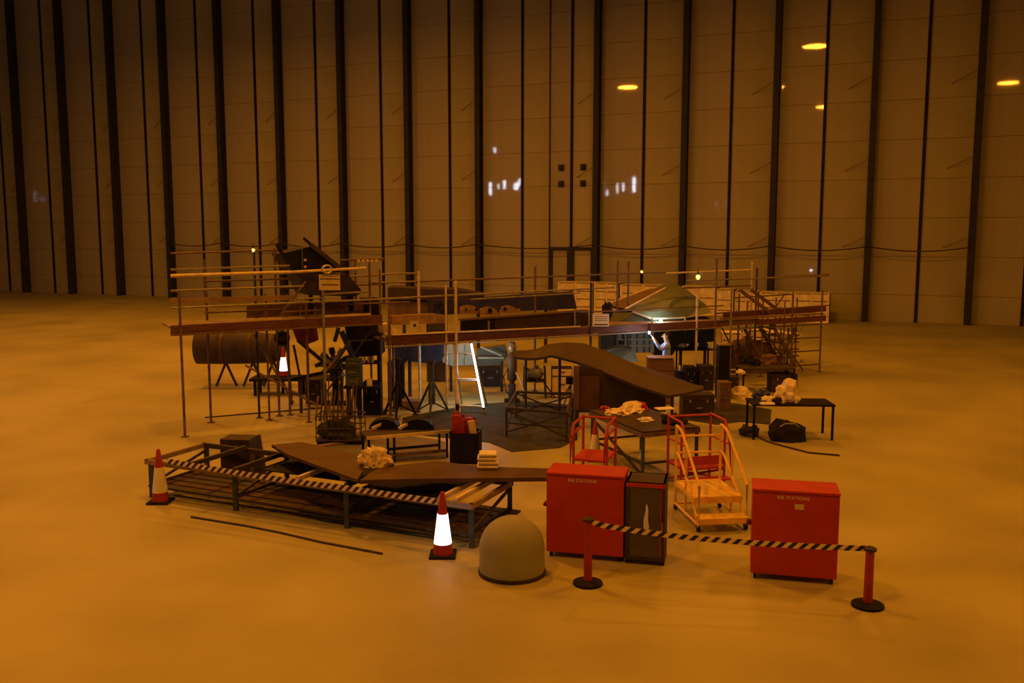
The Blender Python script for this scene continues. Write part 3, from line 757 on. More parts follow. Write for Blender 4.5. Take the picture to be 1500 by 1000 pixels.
# coiled strap
c = pl(478, 394, -0.02)
pts = []
for k in range(49):
    a_ = k/16*2*math.pi; r_ = 0.09 + 0.01*math.sin(k*1.3)
    pts.append(c + Vector((SD.x, SD.y, 0))*math.cos(a_)*r_*1.25 + UP*math.sin(a_)*r_ - Vector((SN.x, SN.y, 0))*(0.03+0.0012*k))
tag(MB().path(pts, 0.013, 6).build('rope_coil', 'pale_tube', None, True), 'coil of pale rope hung on the left scaffold rail', 'rope')
def bulb(px, py, off, label, s=1.0):
    c = pl(px, py, off); t = thing('festoon_bulb', label, 'bulb', c, 'festoon bulbs on the scaffold')
    prof = [(0.02, -0.085)] + [(0.07*math.sin(a_), -0.075*math.cos(a_)) for a_ in (0.5, 0.9, 1.4, 1.9, 2.4, 2.8)] + [(0.02, 0.08)]
    MB().lathe([(r_*s, z*s) for r_, z in prof], c, 14).build('globe', 'bulb_glow', t, True)
    MB().lathe([(0.025*s, 0.07*s), (0.022*s, 0.17*s)], c, 10).build('lamp_holder', 'brown_dark', t, True)
    MB().tube(c + UP*0.16*s, c + UP*0.30*s, 0.008).build('flex', 'brown_dark', t)
bulb(1022.5, 405.5, 1.2, 'yellow festoon bulb hanging below the upper right scaffold rail')
bulb(940, 398, 1.3, 'small festoon bulb above the peak of the green fuselage', 0.6)
bulb(371, 366.5, 1.3, 'small festoon bulb on the top rail at the left edge', 0.6)
for i in range(5):
    c = pl(525 + i*6.5, 383, 1.4)
    tag(MB().lathe([(0.02, 0), (0.04, 0.01), (0.045, 0.05), (0.02, 0.08)], c - UP*0.02, 10).build('pipe_clip', 'pale_tube', None, True), ['first', 'second', 'third', 'fourth', 'fifth'][i] + ' pale clip from the left on the tube right of the black cowling', 'clip', 'pipe clips on the tube')

# ================================================================== aircraft bits on the platforms
# black cowling raised on the left platform
ZL = pl(440, 468).z
def solid(name, poly, off, depth, m, label, cat, group=None, parent=None):
    b = MB().prism([pl(x, y, off) for x, y in poly], Vector((SN.x, SN.y, 0))*depth)
    o = b.build(name, m, parent)
    return o if parent else tag(o, label, cat, group)
c = pl(470, 466, 1.0)
t = thing('engine_cowling', 'black angular engine cowling propped open above the left scaffold', 'cowling', V(c.x, c.y, ZL))
solid('cowl_shell', [(412, 372), (437, 365.5), (455, 361), (468, 366), (484, 380), (500, 395), (498, 399), (432, 401), (424, 392)], 0.9, 0.9, 'black_panel', '', '', parent=t)
solid('cowl_lower', [(436, 400), (510, 402), (527, 422), (531, 428), (520, 434), (452, 432), (442, 412)], 0.7, 1.1, 'violet_dark', '', '', parent=t)
MB().beam(pl(444.5, 348.5, 0.85), pl(455, 358, 0.85), 0.05, 0.06).build('strut', 'black_panel', t)
MB().beam(pl(455, 358, 0.85), pl(500, 394, 0.85), 0.06, 0.10).build('strut', 'brown_dark', t)
MB().beam(pl(442, 364, 0.86), pl(443, 398, 0.86), 0.05, 0.03).build('hinge_strip', 'teal_metal', t)
MB().beam(pl(405, 358, 0.95), pl(430, 398, 0.95), 0.05, 0.07).build('strut', 'black_panel', t)
for y in (381, 391):
    MB().lathe([(0.03, 0), (0.035, 0.03), (0.01, 0.05)], pl(446.5, y, 0.88), 10, axis=(-SN.x, -SN.y, 0)).build('fastener', 'pale_tube', t, True)
for x in (455, 515):
    a_ = pl(x, 432, 1.2); MB().tube(V(a_.x, a_.y, ZL+0.04), a_, 0.05).build('leg', 'black_panel', t, True)
# reddish fuselage skirt behind left rails
solid('fuselage_skirt', [(362, 445), (545, 438), (550, 458), (362, 466)], 1.22, 0.06, 'brown_box', 'reddish brown skin panel standing behind the left platform rails', 'panel')
a_ = pl(450, 440, 1.3)
# bare rolled sheet + parts with holes on main platform
ZM = pl(800, 480).z + 0.1
t = thing('long_spar', 'long dark brown wing spar lying along the middle platform', 'spar', V(*(pl(760, 478, 0.55).xy), ZM))
board(t, 676, 468.5, 487, 862, 455, 479, 0.5, 'brown_dark', 'spar_web', 0.08)
board(t, 676, 467, 469.5, 862, 453.5, 456, 0.45, 'brown_skin_light', 'spar_cap', 0.2)
board(t, 676, 469, 484, 725, 466, 482, 0.46, 'navy', 'blue_plate', 0.02)
# aluminium ribs with lightening holes
def holed_rib(px0, py0, px1, py1, off, label, holes):
    a = pl(px0, py1, off); b_ = pl(px1, py1, off); h_ = pl(px0, py0, off).z - a.z
    ux = (b_-a); L = ux.length; ux.normalize(); n = Vector((SN.x, SN.y, 0))
    t = thing('wing_rib', label, 'rib', (a+b_)/2, 'bare metal ribs on the platform')
    N = 16; top = []; bot = []
    for k in range(N+1):
        q = k/N; top.append(a + ux*L*q + UP*h_*(0.55+0.45*math.sin(math.pi*min(1, q*1.1+0.1)))); bot.append(a + ux*L*q)
    MB().loft([bot, top], n*0.03).build('web', 'brass_metal', t)
    for q, r_ in holes:
        c_ = a + ux*L*q + UP*h_*0.5 - n*0.004
        MB().lathe([(r_, -0.002), (r_, 0.003)], c_, 14, axis=n).build('lightening_hole', 'black_panel', t)
        MB().lathe([(r_*1.25, -0.012), (r_*1.02, -0.012), (r_*1.02, 0.0), (r_*1.25, 0.0)], c_, 14, axis=n, caps=False).build('flange', 'brass_metal', t)
holed_rib(674, 446.5, 708, 459, 0.75, 'bare metal rib lying leftmost on the long spar', [(0.25, 0.03), (0.7, 0.04)])
holed_rib(704, 449, 734, 461, 0.62, 'bare metal rib with large hole in the middle of the spar', [(0.45, 0.07), (0.85, 0.03)])
holed_rib(734, 447, 762, 458, 0.75, 'bare metal rib lying rightmost on the long spar', [(0.2, 0.05)])
solid('metal_frame', [(575, 463), (612, 461), (640, 460), (655, 462), (655, 473), (575, 476)], 0.35, 0.3, 'brass_metal', 'bare metal tubular frame on the platform left of the lit poles', 'frame')
c = pl(607, 476, 0.0); 
t = thing('bracket_plate', 'small pale plate with a round hole on the middle scaffold', 'plate', pl(607, 482, 0))
MB().obox(pl(601, 482, -0.02), pl(613, 482, -0.02) - pl(601, 482, -0.02), Vector((SN.x, SN.y, 0))*0.02, UP*0.2).build('plate', 'sign_paper', t)
MB().lathe([(0.035, 0), (0.035, 0.006)], c - Vector((SN.x, SN.y, 0))*0.028, 12, axis=(SN.x, SN.y, 0)).build('hole', 'black_panel', t)
solid('yellow_bag', [(561, 475), (572, 474), (580, 483), (584, 487), (562, 488)], 0.1, 0.35, 'cream_cloth', 'yellowish bag at the left end of the middle platform', 'bag')
# low brown aircraft wing behind the platform
def deep(name, poly, D, depth, m, label, cat, parent=None, lean=0.0):
    b = MB().prism([at(x, y, D) for x, y in poly], V(lean, depth, 0))
    o = b.build(name, m, parent)
    return o if parent else tag(o, label, cat)
t = thing('stored_wing', 'dark brown wing stored on trestles behind the middle platform', 'wing', V(-2.0, 31.5, 0))
deep('wing_skin', [(568, 421), (590, 421.5), (640, 424), (668, 424), (705, 431), (705, 436), (640, 440), (568, 438)], 31.0, 1.2, 'brown_dark', '', '', t)
deep('wing_root', [(568, 440), (640, 442), (645, 462), (568, 462)], 31.2, 0.8, 'brown_box', '', '', t)
deep('wing_root', [(625, 440), (705, 437), (765, 432), (840, 428), (845, 452), (700, 458), (630, 462)], 30.6, 0.6, 'violet_dark', '', '', t)
for x in (590, 635, 700, 800):
    g_ = at(x, 446, 31.0); MB().tube(V(g_.x, g_.y+0.3, 0), V(g_.x, g_.y+0.3, g_.z), 0.06).build('leg', 'dark_tube', t, True)
tag(MB().lump(at(640, 460, 27.5) - UP*0.05, 0.24, 0.24, 0.42, 5, 0.4, 2, 3).build('cable_heap', 'black_cloth'), 'black heap of cable on the platform left of the lit poles', 'cable')
p_ = at(640, 460, 27.5) - UP*0.06
tag(MB().box((p_.x, p_.y, 0), 0.6, 0.5, p_.z).build('service_stand', 'brown_dark'), 'brown stand under the heap of black cable', 'stand')
# left dark wing body + black loom above platform left end
solid('upright_box', [(535, 437), (556, 436), (558, 470), (536, 470)], 1.1, 0.4, 'black_panel', 'black upright box at the right end of the left platform', 'box')

# ================================================================== green fuselage section
t = thing('fuselage_section', 'green primed aircraft fuselage section with peaked top under work lights', 'fuselage', V(at(970, 520, 28.5).x, 28.5, 0))
def facets(name, ptsD, tris, m, thick, parent):
    """closed shell from measured points (px, py, distance) and faces, thickened away from the viewer"""
    pts = [at(*p) for p in ptsD]; n = len(pts); th = Vector(thick)
    fs = [tuple(f) for f in tris] + [tuple(i+n for i in reversed(f)) for f in tris]
    cnt = {}
    for f in tris:
        for i in range(len(f)):
            e = (f[i], f[(i+1) % len(f)]); cnt[e] = 1
    for (a, b_) in list(cnt):
        if (b_, a) not in cnt: fs.append((b_, a, a+n, b_+n))
    return MB().add(pts + [p + th for p in pts], fs).build(name, m, parent)
pts = [(916, 452, 26.9), (946, 436, 27.6), (975, 421.5, 28.4), (998, 421, 28.6), (1015, 431, 28.3), (1034, 446, 27.9), (1042, 458, 27.5), (1004, 466, 27.2), (955, 467.5, 26.9), (929, 457, 26.8), (985, 440, 27.6), (975, 455, 27.1)]
facets('upper_skin', pts, [(0, 9, 1), (1, 9, 11, 10), (1, 10, 2), (2, 10, 3), (3, 10, 4), (4, 10, 11, 5), (5, 11, 7, 6), (11, 8, 7), (9, 8, 11)], 'green_primer', (0.2, 1.8, 0.0), t)
facets('left_wing_skin', [(899, 442, 27.6), (950, 423, 29.2), (975, 421.5, 28.5), (946, 436, 27.7), (916, 452, 27.0), (894, 447, 27.3)], [(0, 5, 4, 3), (0, 3, 2, 1)], 'brown_skin_light', (0.0, 0.1, -0.08), t)
MB().tube(at(899, 442, 27.55), at(950, 423, 29.15), 0.035).build('edge_strip', 'pale_wood', t, True)
MB().tube(at(916, 452, 26.87), at(975, 421.5, 28.37), 0.03).build('edge_strip', 'pale_wood', t, True)
facets('front_fairing', [(892, 460, 26.9), (929, 457, 26.75), (955, 467.5, 26.85), (972, 472, 26.8), (894, 480, 26.7), (955, 477, 26.7)], [(0, 4, 5, 2, 1), (2, 5, 3)], 'green_primer', (0.1, 1.2, 0.0), t)
MB().path([at(927, 457, 26.72), at(955, 467, 26.78), at(1004, 465.5, 27.1)], 0.035, 8).build('edge_strip', 'pale_green', t, True)
# open bay under the deck with frames
bay = [(904, 487), (958, 486), (958, 516), (904, 517)]
deep('bay_panel', bay, 27.6, 0.5, 'pale_green', '', '', t)
for x in (912, 922, 932, 942, 950):
    MB().obox(at(x, 516, 27.58), V(0.045, 0, 0), V(0, -0.06, 0), UP*0.6).build('frame', 'green_primer', t)
for y in (497, 506):
    MB().beam(at(904, y, 27.52), at(958, y, 27.52), 0.05, 0.05).build('stringer', 'pale_green', t)
facets('lower_fairing', [(878, 522, 25.6), (892, 512, 25.9), (908, 508, 26.2), (928, 512, 26.1), (936, 530, 25.8), (905, 528, 25.5)], [(0, 5, 2, 1), (5, 4, 3, 2)], 'green_primer', (0, 0.9, -0.05), t)
deep('inner_bay', [(958, 486), (1046, 481), (1046, 500), (995, 505), (985, 520), (958, 520)], 28.9, 1.2, 'green_dark', '', '', t)  # dark boxes whose colour stands for shade inside the bay
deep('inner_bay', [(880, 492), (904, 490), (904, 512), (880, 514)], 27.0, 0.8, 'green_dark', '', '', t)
for x, D in ((910, 27.3), (1000, 28.6), (1036, 28.5), (890, 26.3)):
    g_ = at(x, 500, D); MB().tube(V(g_.x, g_.y+0.3, 0), V(g_.x, g_.y+0.3, g_.z), 0.05).build('support_leg', 'dark_tube', t, True)
tag(MB().lump(pl(890, 449, 0.5) - UP*0.12, 0.14, 0.14, 0.26, 9, 0.4, 2, 3, False).build('black_bag', 'black_cloth'), 'black bag hung at the left corner of the green fuselage', 'bag')

# belly panels under the main platform
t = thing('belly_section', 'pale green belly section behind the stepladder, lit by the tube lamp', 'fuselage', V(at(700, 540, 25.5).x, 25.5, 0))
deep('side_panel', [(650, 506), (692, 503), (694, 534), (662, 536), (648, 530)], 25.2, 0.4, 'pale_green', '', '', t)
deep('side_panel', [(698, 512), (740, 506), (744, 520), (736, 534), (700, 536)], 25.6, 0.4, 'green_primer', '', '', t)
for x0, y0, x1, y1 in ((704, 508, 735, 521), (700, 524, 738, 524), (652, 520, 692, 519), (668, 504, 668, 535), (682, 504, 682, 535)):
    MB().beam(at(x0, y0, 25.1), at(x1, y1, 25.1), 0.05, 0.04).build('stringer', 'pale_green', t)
for x in (660, 735):
    g_ = at(x, 530, 25.5); MB().tube(V(g_.x, g_.y+0.1, 0), V(g_.x, g_.y+0.1, g_.z), 0.04).build('support_leg', 'dark_tube', t, True)
t = thing('belly_fairing', 'dark violet belly fairing hanging below the platform left of the ladder', 'fairing', V(at(612, 530, 24.8).x, 24.8, 0))
deep('skin', [(574, 509), (648, 505), (647, 528), (636, 533), (578, 527)], 24.4, 0.8, 'violet_dark', '', '', t)
g_ = at(600, 525, 24.8); MB().tube(V(g_.x, g_.y, 0), V(g_.x, g_.y, g_.z), 0.05).build('support_leg', 'dark_tube', t, True)

# ================================================================== stepladder with tube lamp
bl = fl(702, 600); bl = at(708.5, 596, 22.6); 
LA = at(690.5, 503, 23.2); LB = at(708.5, 596, 22.5)
t = thing('stepladder', 'metal stepladder with pale rungs under the middle platform', 'ladder', V(-1.1, 22.9, 0))
w2 = V(-0.60, 0.1, 0)
def down(p, q):   # carry the stile on to the floor
    k = (0 - p.z)/(q.z - p.z); return p + (q-p)*k
F1 = down(LA, LB); LA2 = LA + w2*0.75; F2 = F1 + w2*1.05
MB().beam(LA, F1, 0.05, 0.03).build('stile', 'galvanised', t); MB().beam(LA2, F2, 0.05, 0.03).build('stile', 'pale_tube', t)
for q in (0.15, 0.52, 0.9):
    MB().beam(LA.lerp(F1, q), LA2.lerp(F2, q), 0.08, 0.025).build('rung', 'pale_tube', t)
B1 = V(F1.x+0.02, F1.y+1.1, 0); B2 = V(F2.x, F2.y+1.1, 0)
MB().tube(LA, B1, 0.02).build('rear_stile', 'galvanised', t, True); MB().tube(LA2, B2, 0.02).build('rear_stile', 'galvanised', t, True)
MB().tube(LA.lerp(B1, 0.6), LA2.lerp(B2, 0.6), 0.016).build('rear_brace', 'galvanised', t, True)
t = thing('tube_lamp', 'glaring white fluorescent tube lamp leaning along the stepladder', 'lamp', LB)
n_ = V(0, -0.06, 0)
MB().tube(LA + n_, LB + n_, 0.024, 10).build('tube', 'tube_glow', t, True)
MB().tube(LA + n_, LA.lerp(LB, -0.02) + n_, 0.03).build('end_cap', 'dark_tube', t, True)
MB().tube(LB + n_, LB.lerp(LA, -0.03) + n_, 0.03).build('end_cap', 'dark_tube', t, True)
# ================================================================== person
def person():
    base = at(975, 560, 25.2); bx, by = base.x, base.y
    bz = 0.0
    t = thing('person', 'person in light blue shirt reaching up with both hands beside the green fuselage', 'person', V(bx, by, 0))
    # joints (x: right, y: away, z: up); facing left (-x)
    J = {}
    def j(n, x, y, z, r): J[n] = (Vector((x, y, z)), r)
    j('pelvis', 0, 0, 0.95, 0.145); j('belly', 0.0, 0, 1.08, 0.135); j('chest', 0.02, 0, 1.28, 0.155); j('neckb', 0.02, 0, 1.44, 0.075); j('neck', 0.0, 0, 1.50, 0.055)
    j('headb', -0.01, 0, 1.56, 0.078); j('head', -0.015, 0, 1.64, 0.098); j('top', 0.0, 0, 1.71, 0.075)
    E = [('pelvis', 'belly'), ('belly', 'chest'), ('chest', 'neckb'), ('neckb', 'neck'), ('neck', 'headb'), ('headb', 'head'), ('head', 'top')]
    for s, sg in (('l', -1), ('r', 1)):
        y = sg
        j('sh'+s, 0.02, 0.19*y, 1.40, 0.066); j('el'+s, -0.17, 0.22*y, 1.26, 0.048); j('wr'+s, -0.31, 0.10*y, 1.50, 0.032); j('pa'+s, -0.345, 0.085*y, 1.57, 0.030)
        E += [('chest', 'sh'+s), ('sh'+s, 'el'+s), ('el'+s, 'wr'+s), ('wr'+s, 'pa'+s)]
        for i, (dx, dy, L) in enumerate(((0.0, -0.030, 0.070), (0.0, -0.010, 0.082), (0.0, 0.012, 0.078), (0.0, 0.032, 0.062))):
            j('f%d%s' % (i, s), -0.362, 0.085*y+dy, 1.60, 0.010); j('g%d%s' % (i, s), -0.375-0.02, 0.085*y+dy*1.1, 1.60+L*0.45, 0.009); j('h%d%s' % (i, s), -0.425, 0.085*y+dy*1.1, 1.60+L*0.62, 0.008)
            E += [('pa'+s, 'f%d%s' % (i, s)), ('f%d%s' % (i, s), 'g%d%s' % (i, s)), ('g%d%s' % (i, s), 'h%d%s' % (i, s))]
        j('t0'+s, -0.355, 0.085*y-0.045*y, 1.545, 0.011); j('t1'+s, -0.395, 0.085*y-0.055*y, 1.565, 0.009)
        E += [('wr'+s, 't0'+s), ('t0'+s, 't1'+s)]
        j('hip'+s, 0.0, 0.095*y, 0.88, 0.105); j('kn'+s, -0.03, 0.11*y, 0.48, 0.068); j('an'+s, 0.02, 0.12*y, 0.09, 0.045); j('to'+s, -0.15, 0.13*y, 0.04, 0.038)
        E += [('pelvis', 'hip'+s), ('hip'+s, 'kn'+s), ('kn'+s, 'an'+s), ('an'+s, 'to'+s)]
    names = list(J); idx = {n: i for i, n in enumerate(names)}
    me = bpy.data.meshes.new('body')
    me.from_pydata([J[n][0] for n in names], [(idx[a], idx[b]) for a, b in E], [])
    o = bpy.data.objects.new('body', me); COL.objects.link(o)
    sk = o.modifiers.new('skin', 'SKIN'); sk.use_smooth_shade = True
    for n in names:
        d = me.skin_vertices[0].data[idx[n]]; d.radius = (J[n][1], J[n][1]); d.use_root = (n == 'pelvis')
    o.modifiers.new('sub', 'SUBSURF').levels = 1
    dg = bpy.context.evaluated_depsgraph_get(); me2 = bpy.data.meshes.new_from_object(o.evaluated_get(dg))
    bpy.data.objects.remove(o)
    lo = min(v.co.z for v in me2.vertices)
    for v in me2.vertices: v.co.z -= lo
    me2.materials.clear()
    for mm in ('skin', 'shirt_blue', 'trouser_blue', 'shoe'): me2.materials.append(M[mm])
    for p in me2.polygons:
        c = p.center; k = 0
        if c.z < 0.10: k = 3
        elif c.z < 0.98: k = 2
        elif c.z < 1.46 and c.x > -0.30: k = 1
        elif c.x < -0.16 and c.z < 1.48: k = 1
        p.material_index = k; p.use_smooth = True
    b = bpy.data.objects.new('body', me2); COL.objects.link(b); b.parent = t; ORG[b.name] = ORG[t.name]
    O = ORG[t.name]
    MB().lump(O + V(0.025, 0, 1.655-lo), 0.098, 0.092, 0.105, 4, 0.12, 3, 3, False).build('hair', 'hair', t, True)
    MB().lathe([(0.022, 0), (0.015, 0.02), (0.004, 0.035)], O + V(-0.105, 0, 1.62-lo), 8, axis=(-1, 0, 0.0)).build('nose', 'skin', t, True)
    for y in (-0.035, 0.035):
        MB().lathe([(0.012, 0), (0.004, 0.008)], O + V(-0.100, y, 1.655-lo), 8, axis=(-1, 0, 0)).build('eye', 'hair', t)
        MB().lump(O + V(0.0, y*2.75, 1.63-lo), 0.018, 0.012, 0.032, 2, 0.1, 2, 2, False).build('ear', 'skin', t, True)
    MB().box(O + V(-0.098, 0, 1.575-lo), 0.012, 0.05, 0.008).build('mouth', 'dark_red', t)
    return t
person()
# hand lamp the person works by
c = at(951, 489, 25.7)
t = thing('work_lamp', 'small bright work lamp clamped beside the person under the platform', 'lamp', c)
MB().lathe([(0.035, 0), (0.035, 0.08)], c, 12).build('lens', 'work_glow', t, True)
MB().lathe([(0.03, 0.08), (0.02, 0.2)], c, 12).build('handle', 'black_rubber', t, True)
L = bpy.data.lights.new('work_lamp_light', 'POINT'); L.energy = 15; L.color = (0.86, 0.93, 1.0); L.shadow_soft_size = 0.1
lo = bpy.data.objects.new('work_lamp_light', L); lo.location = (-0.05, -0.5, -0.08); lo.parent = t; COL.objects.link(lo)
L = bpy.data.lights.new('tube_lamp_light', 'POINT'); L.energy = 36; L.color = (0.88, 0.95, 1.0); L.shadow_soft_size = 0.15
lo = bpy.data.objects.new('tube_lamp_light', L); lo.location = LA.lerp(LB, 0.35) + V(0, 0.45, 0); COL.objects.link(lo)
lo.parent = bpy.data.objects['tube_lamp']; lo.location = lo.location - ORG['tube_lamp']

c = pl(968, 469, 0.35)
t = thing('deck_lamp', 'small white work lamp standing on the deck before the green fuselage', 'lamp', c - UP*0.06)
MB().lathe([(0.06, -0.06), (0.05, -0.03), (0.05, 0.03), (0.03, 0.05)], c, 12).build('lens', 'work_glow', t, True)
MB().lathe([(0.08, -0.075), (0.08, -0.06)], c, 12).build('base', 'black_rubber', t)
L = bpy.data.lights.new('deck_lamp_light', 'POINT'); L.energy = 13; L.color = (0.86, 0.95, 0.85); L.shadow_soft_size = 0.1
lo = bpy.data.objects.new('deck_lamp_light', L); lo.location = (0.0, 0.05, 0.16); lo.parent = t; COL.objects.link(lo)
# brown crate before the person
o = at(949, 560, 23.6); o.z = 0
w = at(987, 560, 23.6).x - o.x; hh = at(949, 524, 23.6).z
t = thing('packing_crate', 'brown timber packing crate standing in front of the person', 'crate', o + V(w/2, 0.25, 0))
MB().obox(o + V(0.02, 0.02, 0), V(w-0.04, 0, 0), V(0, 0.46, 0), UP*(hh-0.03)).build('box', 'brown_box', t)
MB().obox(o + UP*(hh-0.03), V(w, 0, 0), V(0, 0.5, 0), UP*0.03).build('lid', 'plank', t)
for k in range(4):
    MB().obox(o + UP*(0.05 + k*(hh-0.1)/4), V(w, 0, 0), V(0, 0.02, 0), UP*((hh-0.1)/4-0.015)).build('slat', 'brown_box', t)

# ================================================================== crates along the far doors
def crate(o, ux, w, d, h, rows_, label, m='crate_wood'):
    ux = Vector(ux).normalized(); uy = Vector((-ux.y, ux.x, 0))
    t = thing('wooden_crate', label, 'crate', o + ux*w/2 + uy*d/2, 'pale crates along the hangar doors')
    MB().obox(o + ux*0.02 + uy*0.02, ux*(w-0.04), uy*(d-0.04), UP*(h-0.02)).build('inner_box', 'brown_box', t)
    for k in range(rows_):
        z = h*k/rows_
        MB().obox(o + UP*(z+0.01), ux*w, uy*0.03, UP*(h/rows_-0.05)).build('slat', m, t)
    for q in (0.0, 0.48, 0.94):
        MB().obox(o + ux*w*q - uy*0.02 , ux*w*0.06, uy*0.02, UP*h).build('batten', m, t)
    MB().obox(o + UP*h, ux*w, uy*d, UP*0.03).build('lid', m, t)
def crate_px(x0, x1, ytop, off, rows_, label, z0=None):
    # stands along the doors, off metres out
    def u_of(px):
        x, z = ray(px, 440); D = (WN.y*54 - off)/(WN.x*x + WN.y); pnt = Vector((x*D, D, 0)); return pnt
    a = u_of(x0); b_ = u_of(x1); x, z = ray((x0+x1)/2, ytop); h_ = CAMH + z*((a.y+b_.y)/2)
    crate(a, b_-a, (b_-a).length, 1.2, h_, rows_, label)
crate_px(817, 868, 414, 2.2, 4, 'pale slatted crate by the hangar doors, left of the warning sign')
crate_px(870, 906, 415, 2.2, 4, 'pale slatted crate by the hangar doors, behind the two thin poles')
crate_px(908, 975, 418, 2.6, 4, 'pale long crate by the hangar doors behind the fuselage peak')
crate_px(998, 1048, 420, 2.4, 3, 'pale crate by the hangar doors just right of the fuselage peak')
crate_px(1050, 1074, 424, 2.6, 3, 'narrow pale crate seen between the two stair tower poles')
crate_px(1076, 1110, 427, 2.4, 3, 'pale crate by the hangar doors behind the upper stair')
crate_px(1112, 1160, 429, 2.4, 4, 'pale crate by the hangar doors at the right edge')
crate_px(1162, 1215, 430, 2.4, 4, 'pale crate by the hangar doors beyond the right edge pole')
# stacked timber behind the stair tower
for i, (x0, x1, y0, y1, D) in enumerate(((1058, 1086, 488, 528, 32), (1088, 1104, 484, 505, 33.5), (1106, 1126, 484, 520, 33), (1128, 1150, 488, 540, 31), (1152, 1172, 490, 545, 31.5))):
    a = at(x0, y0, D); b_ = at(x1, y0, D)
    crate(V(a.x, a.y, 0), V(1, -0.15, 0), b_.x-a.x, 0.7, a.z, 4, ['pale crate under the stair tower beside the two poles', 'small pale crate under the stair top', 'pale crate seen through the stair stringers', 'pale crate behind the foot of the stair', 'pale crate at the right edge behind the stair foot'][i])
# ================================================================== tables and goods on the right
def table(o, ux, w, d, h, label, m='black_panel', name='trestle_table'):
    ux = Vector(ux).normalized(); uy = Vector((-ux.y, ux.x, 0))
    t = thing(name, label, 'table', o + ux*w/2 + uy*d/2)
    MB().obox(o + UP*(h-0.04), ux*w, uy*d, UP*0.04).build('table_top', m, t)
    for a_ in (0.04, w-0.04):
        for b_ in (0.04, d-0.04):
            MB().beam(o + ux*a_ + uy*b_, o + ux*a_ + uy*b_ + UP*(h-0.04), 0.045, 0.045).build('leg', 'black_panel', t)
    return t
o = atz(1103, 592, 0.78); o.z = 0
table(o, V(1, -0.05, 0), 1.75, 0.8, 0.78, 'black table piled with bundles at the right edge')
for i, (x, y, sx, sy, sz, mm, nm, lb, ct) in enumerate((
        (1152, 588, 0.25, 0.22, 0.42, 'cream_cloth', 'cloth_heap', 'big cream heap of cloth on the right black table', 'cloth'),
        (1126, 588, 0.16, 0.15, 0.13, 'cream_cloth', 'cloth_heap', 'small cream rag before the big heap on the right table', 'cloth'),
        (1115, 583, 0.16, 0.2, 0.20, 'blue_cloth', 'blue_bundle', 'blue bundle at the left of the right black table', 'bundle'),
        (1138, 590, 0.10, 0.1, 0.12, 'black_cloth', 'dark_bundle', 'dark bundle between the cream rags on the right table', 'bundle'))):
    p = atz(x, y, 0.78)
    tag(MB().lump(p, sx, sy, sz, 40+i, 0.45, 1.8, 3).build(nm, mm), lb, ct)
p = atz(1122, 593, 0.78); tag(MB().obox(p - V(0.1, 0, 0), V(0.3, 0.02, 0), V(0, 0.16, 0), UP*0.03).build('paper_sheet', 'paper'), 'white papers on the front edge of the right table', 'paper')
p = fl(1152, 648)
t = thing('holdall', 'large black holdall lying on the floor at the right edge', 'bag', p)
MB().lump(p + V(0.05, 0.2, 0), 0.40, 0.24, 0.46, 50, 0.25, 1.4, 3).build('body', 'black_cloth', t, True)
MB().path([p + V(-0.15, 0.0, 0.34), p + V(-0.05, -0.04, 0.42), p + V(0.15, -0.04, 0.42), p + V(0.25, 0.0, 0.34)], 0.015, 6).build('strap', 'grey_metal', t, True)
p = fl(1100, 640)
tag(MB().lump(p + V(0, 0.15, 0), 0.20, 0.18, 0.24, 51, 0.4, 1.8, 3).build('dark_bundle', 'violet_dark'), 'dark violet bundle on the floor beside the yellow handrail', 'bundle')
pts = [fl(1108, 640), fl(1125, 648), fl(1150, 655), fl(1185, 664), fl(1230, 668)]
tag(MB().path([q + UP*0.02 for q in pts], 0.018, 6).build('floor_hose', 'dark_tube', None, True), 'dark hose trailing across the floor at the right edge', 'hose')
# benches behind the person
o = at(992, 560, 26.6); o = atz(990, 512, 0.95); o.z = 0
table(o, V(1, 0.1, 0), 1.25, 0.7, 0.95, 'black bench cluttered with parts right of the person', name='work_bench')
for i, (x, y, sx, sy, sz, mm, lb) in enumerate(((1000, 508, 0.13, 0.12, 0.10, 'cream_cloth', 'cream rag at the left of the bench right of the person'), (1014, 509, 0.12, 0.12, 0.14, 'black_cloth', 'black bundle in the middle of the bench right of the person'),
                                               (1030, 508, 0.14, 0.12, 0.18, 'blue_cloth', 'blue bundle on the bench by the lit scaffold pole'), (1042, 510, 0.10, 0.1, 0.07, 'white_cloth', 'white rag at the right of the bench by the lit pole'))):
    tag(MB().lump(atz(x, y, 0.95), sx, sy, sz, 60+i, 0.4, 1.8, 3).build('cloth_bundle', mm), lb, 'bundle')
c = fl(995, 566)
t = thing('tool_stand', 'dark metal tool stand with a pale handle beside the brown crate', 'stand', c)
MB().box(c, 0.34, 0.3, 0.04).build('base', 'black_panel', t); MB().box(c + UP*0.04, 0.26, 0.22, 0.42).build('body', 'violet_dark', t)
MB().tube(c + UP*0.46, c + UP*0.62, 0.03).build('handle', 'paper', t, True); MB().beam(c + V(-0.13, 0, 0.5), c + V(0.5, 0, 0.38), 0.04, 0.03).build('arm', 'grey_metal', t)
c = at(1053, 542, 24.2)
t = thing('tall_locker', 'black upright locker between the two stair tower poles', 'locker', V(c.x+0.15, c.y+0.2, 0))
MB().obox(V(c.x, c.y, 0), V(0.29, 0, 0), V(0, 0.4, 0), UP*at(1053, 506, 24.2).z).build('body', 'black_panel', t)
MB().obox(V(c.x-0.01, c.y-0.01, at(1053, 506, 24.2).z), V(0.31, 0, 0), V(0, 0.42, 0), UP*0.03).build('top', 'plank', t)
c = atz(1088, 540, 0.7)
table(V(c.x, c.y, 0), V(1, 0.05, 0), 1.5, 0.7, 0.7, 'dark brown bench under the scaffold stairs', 'brown_dark', 'work_bench')
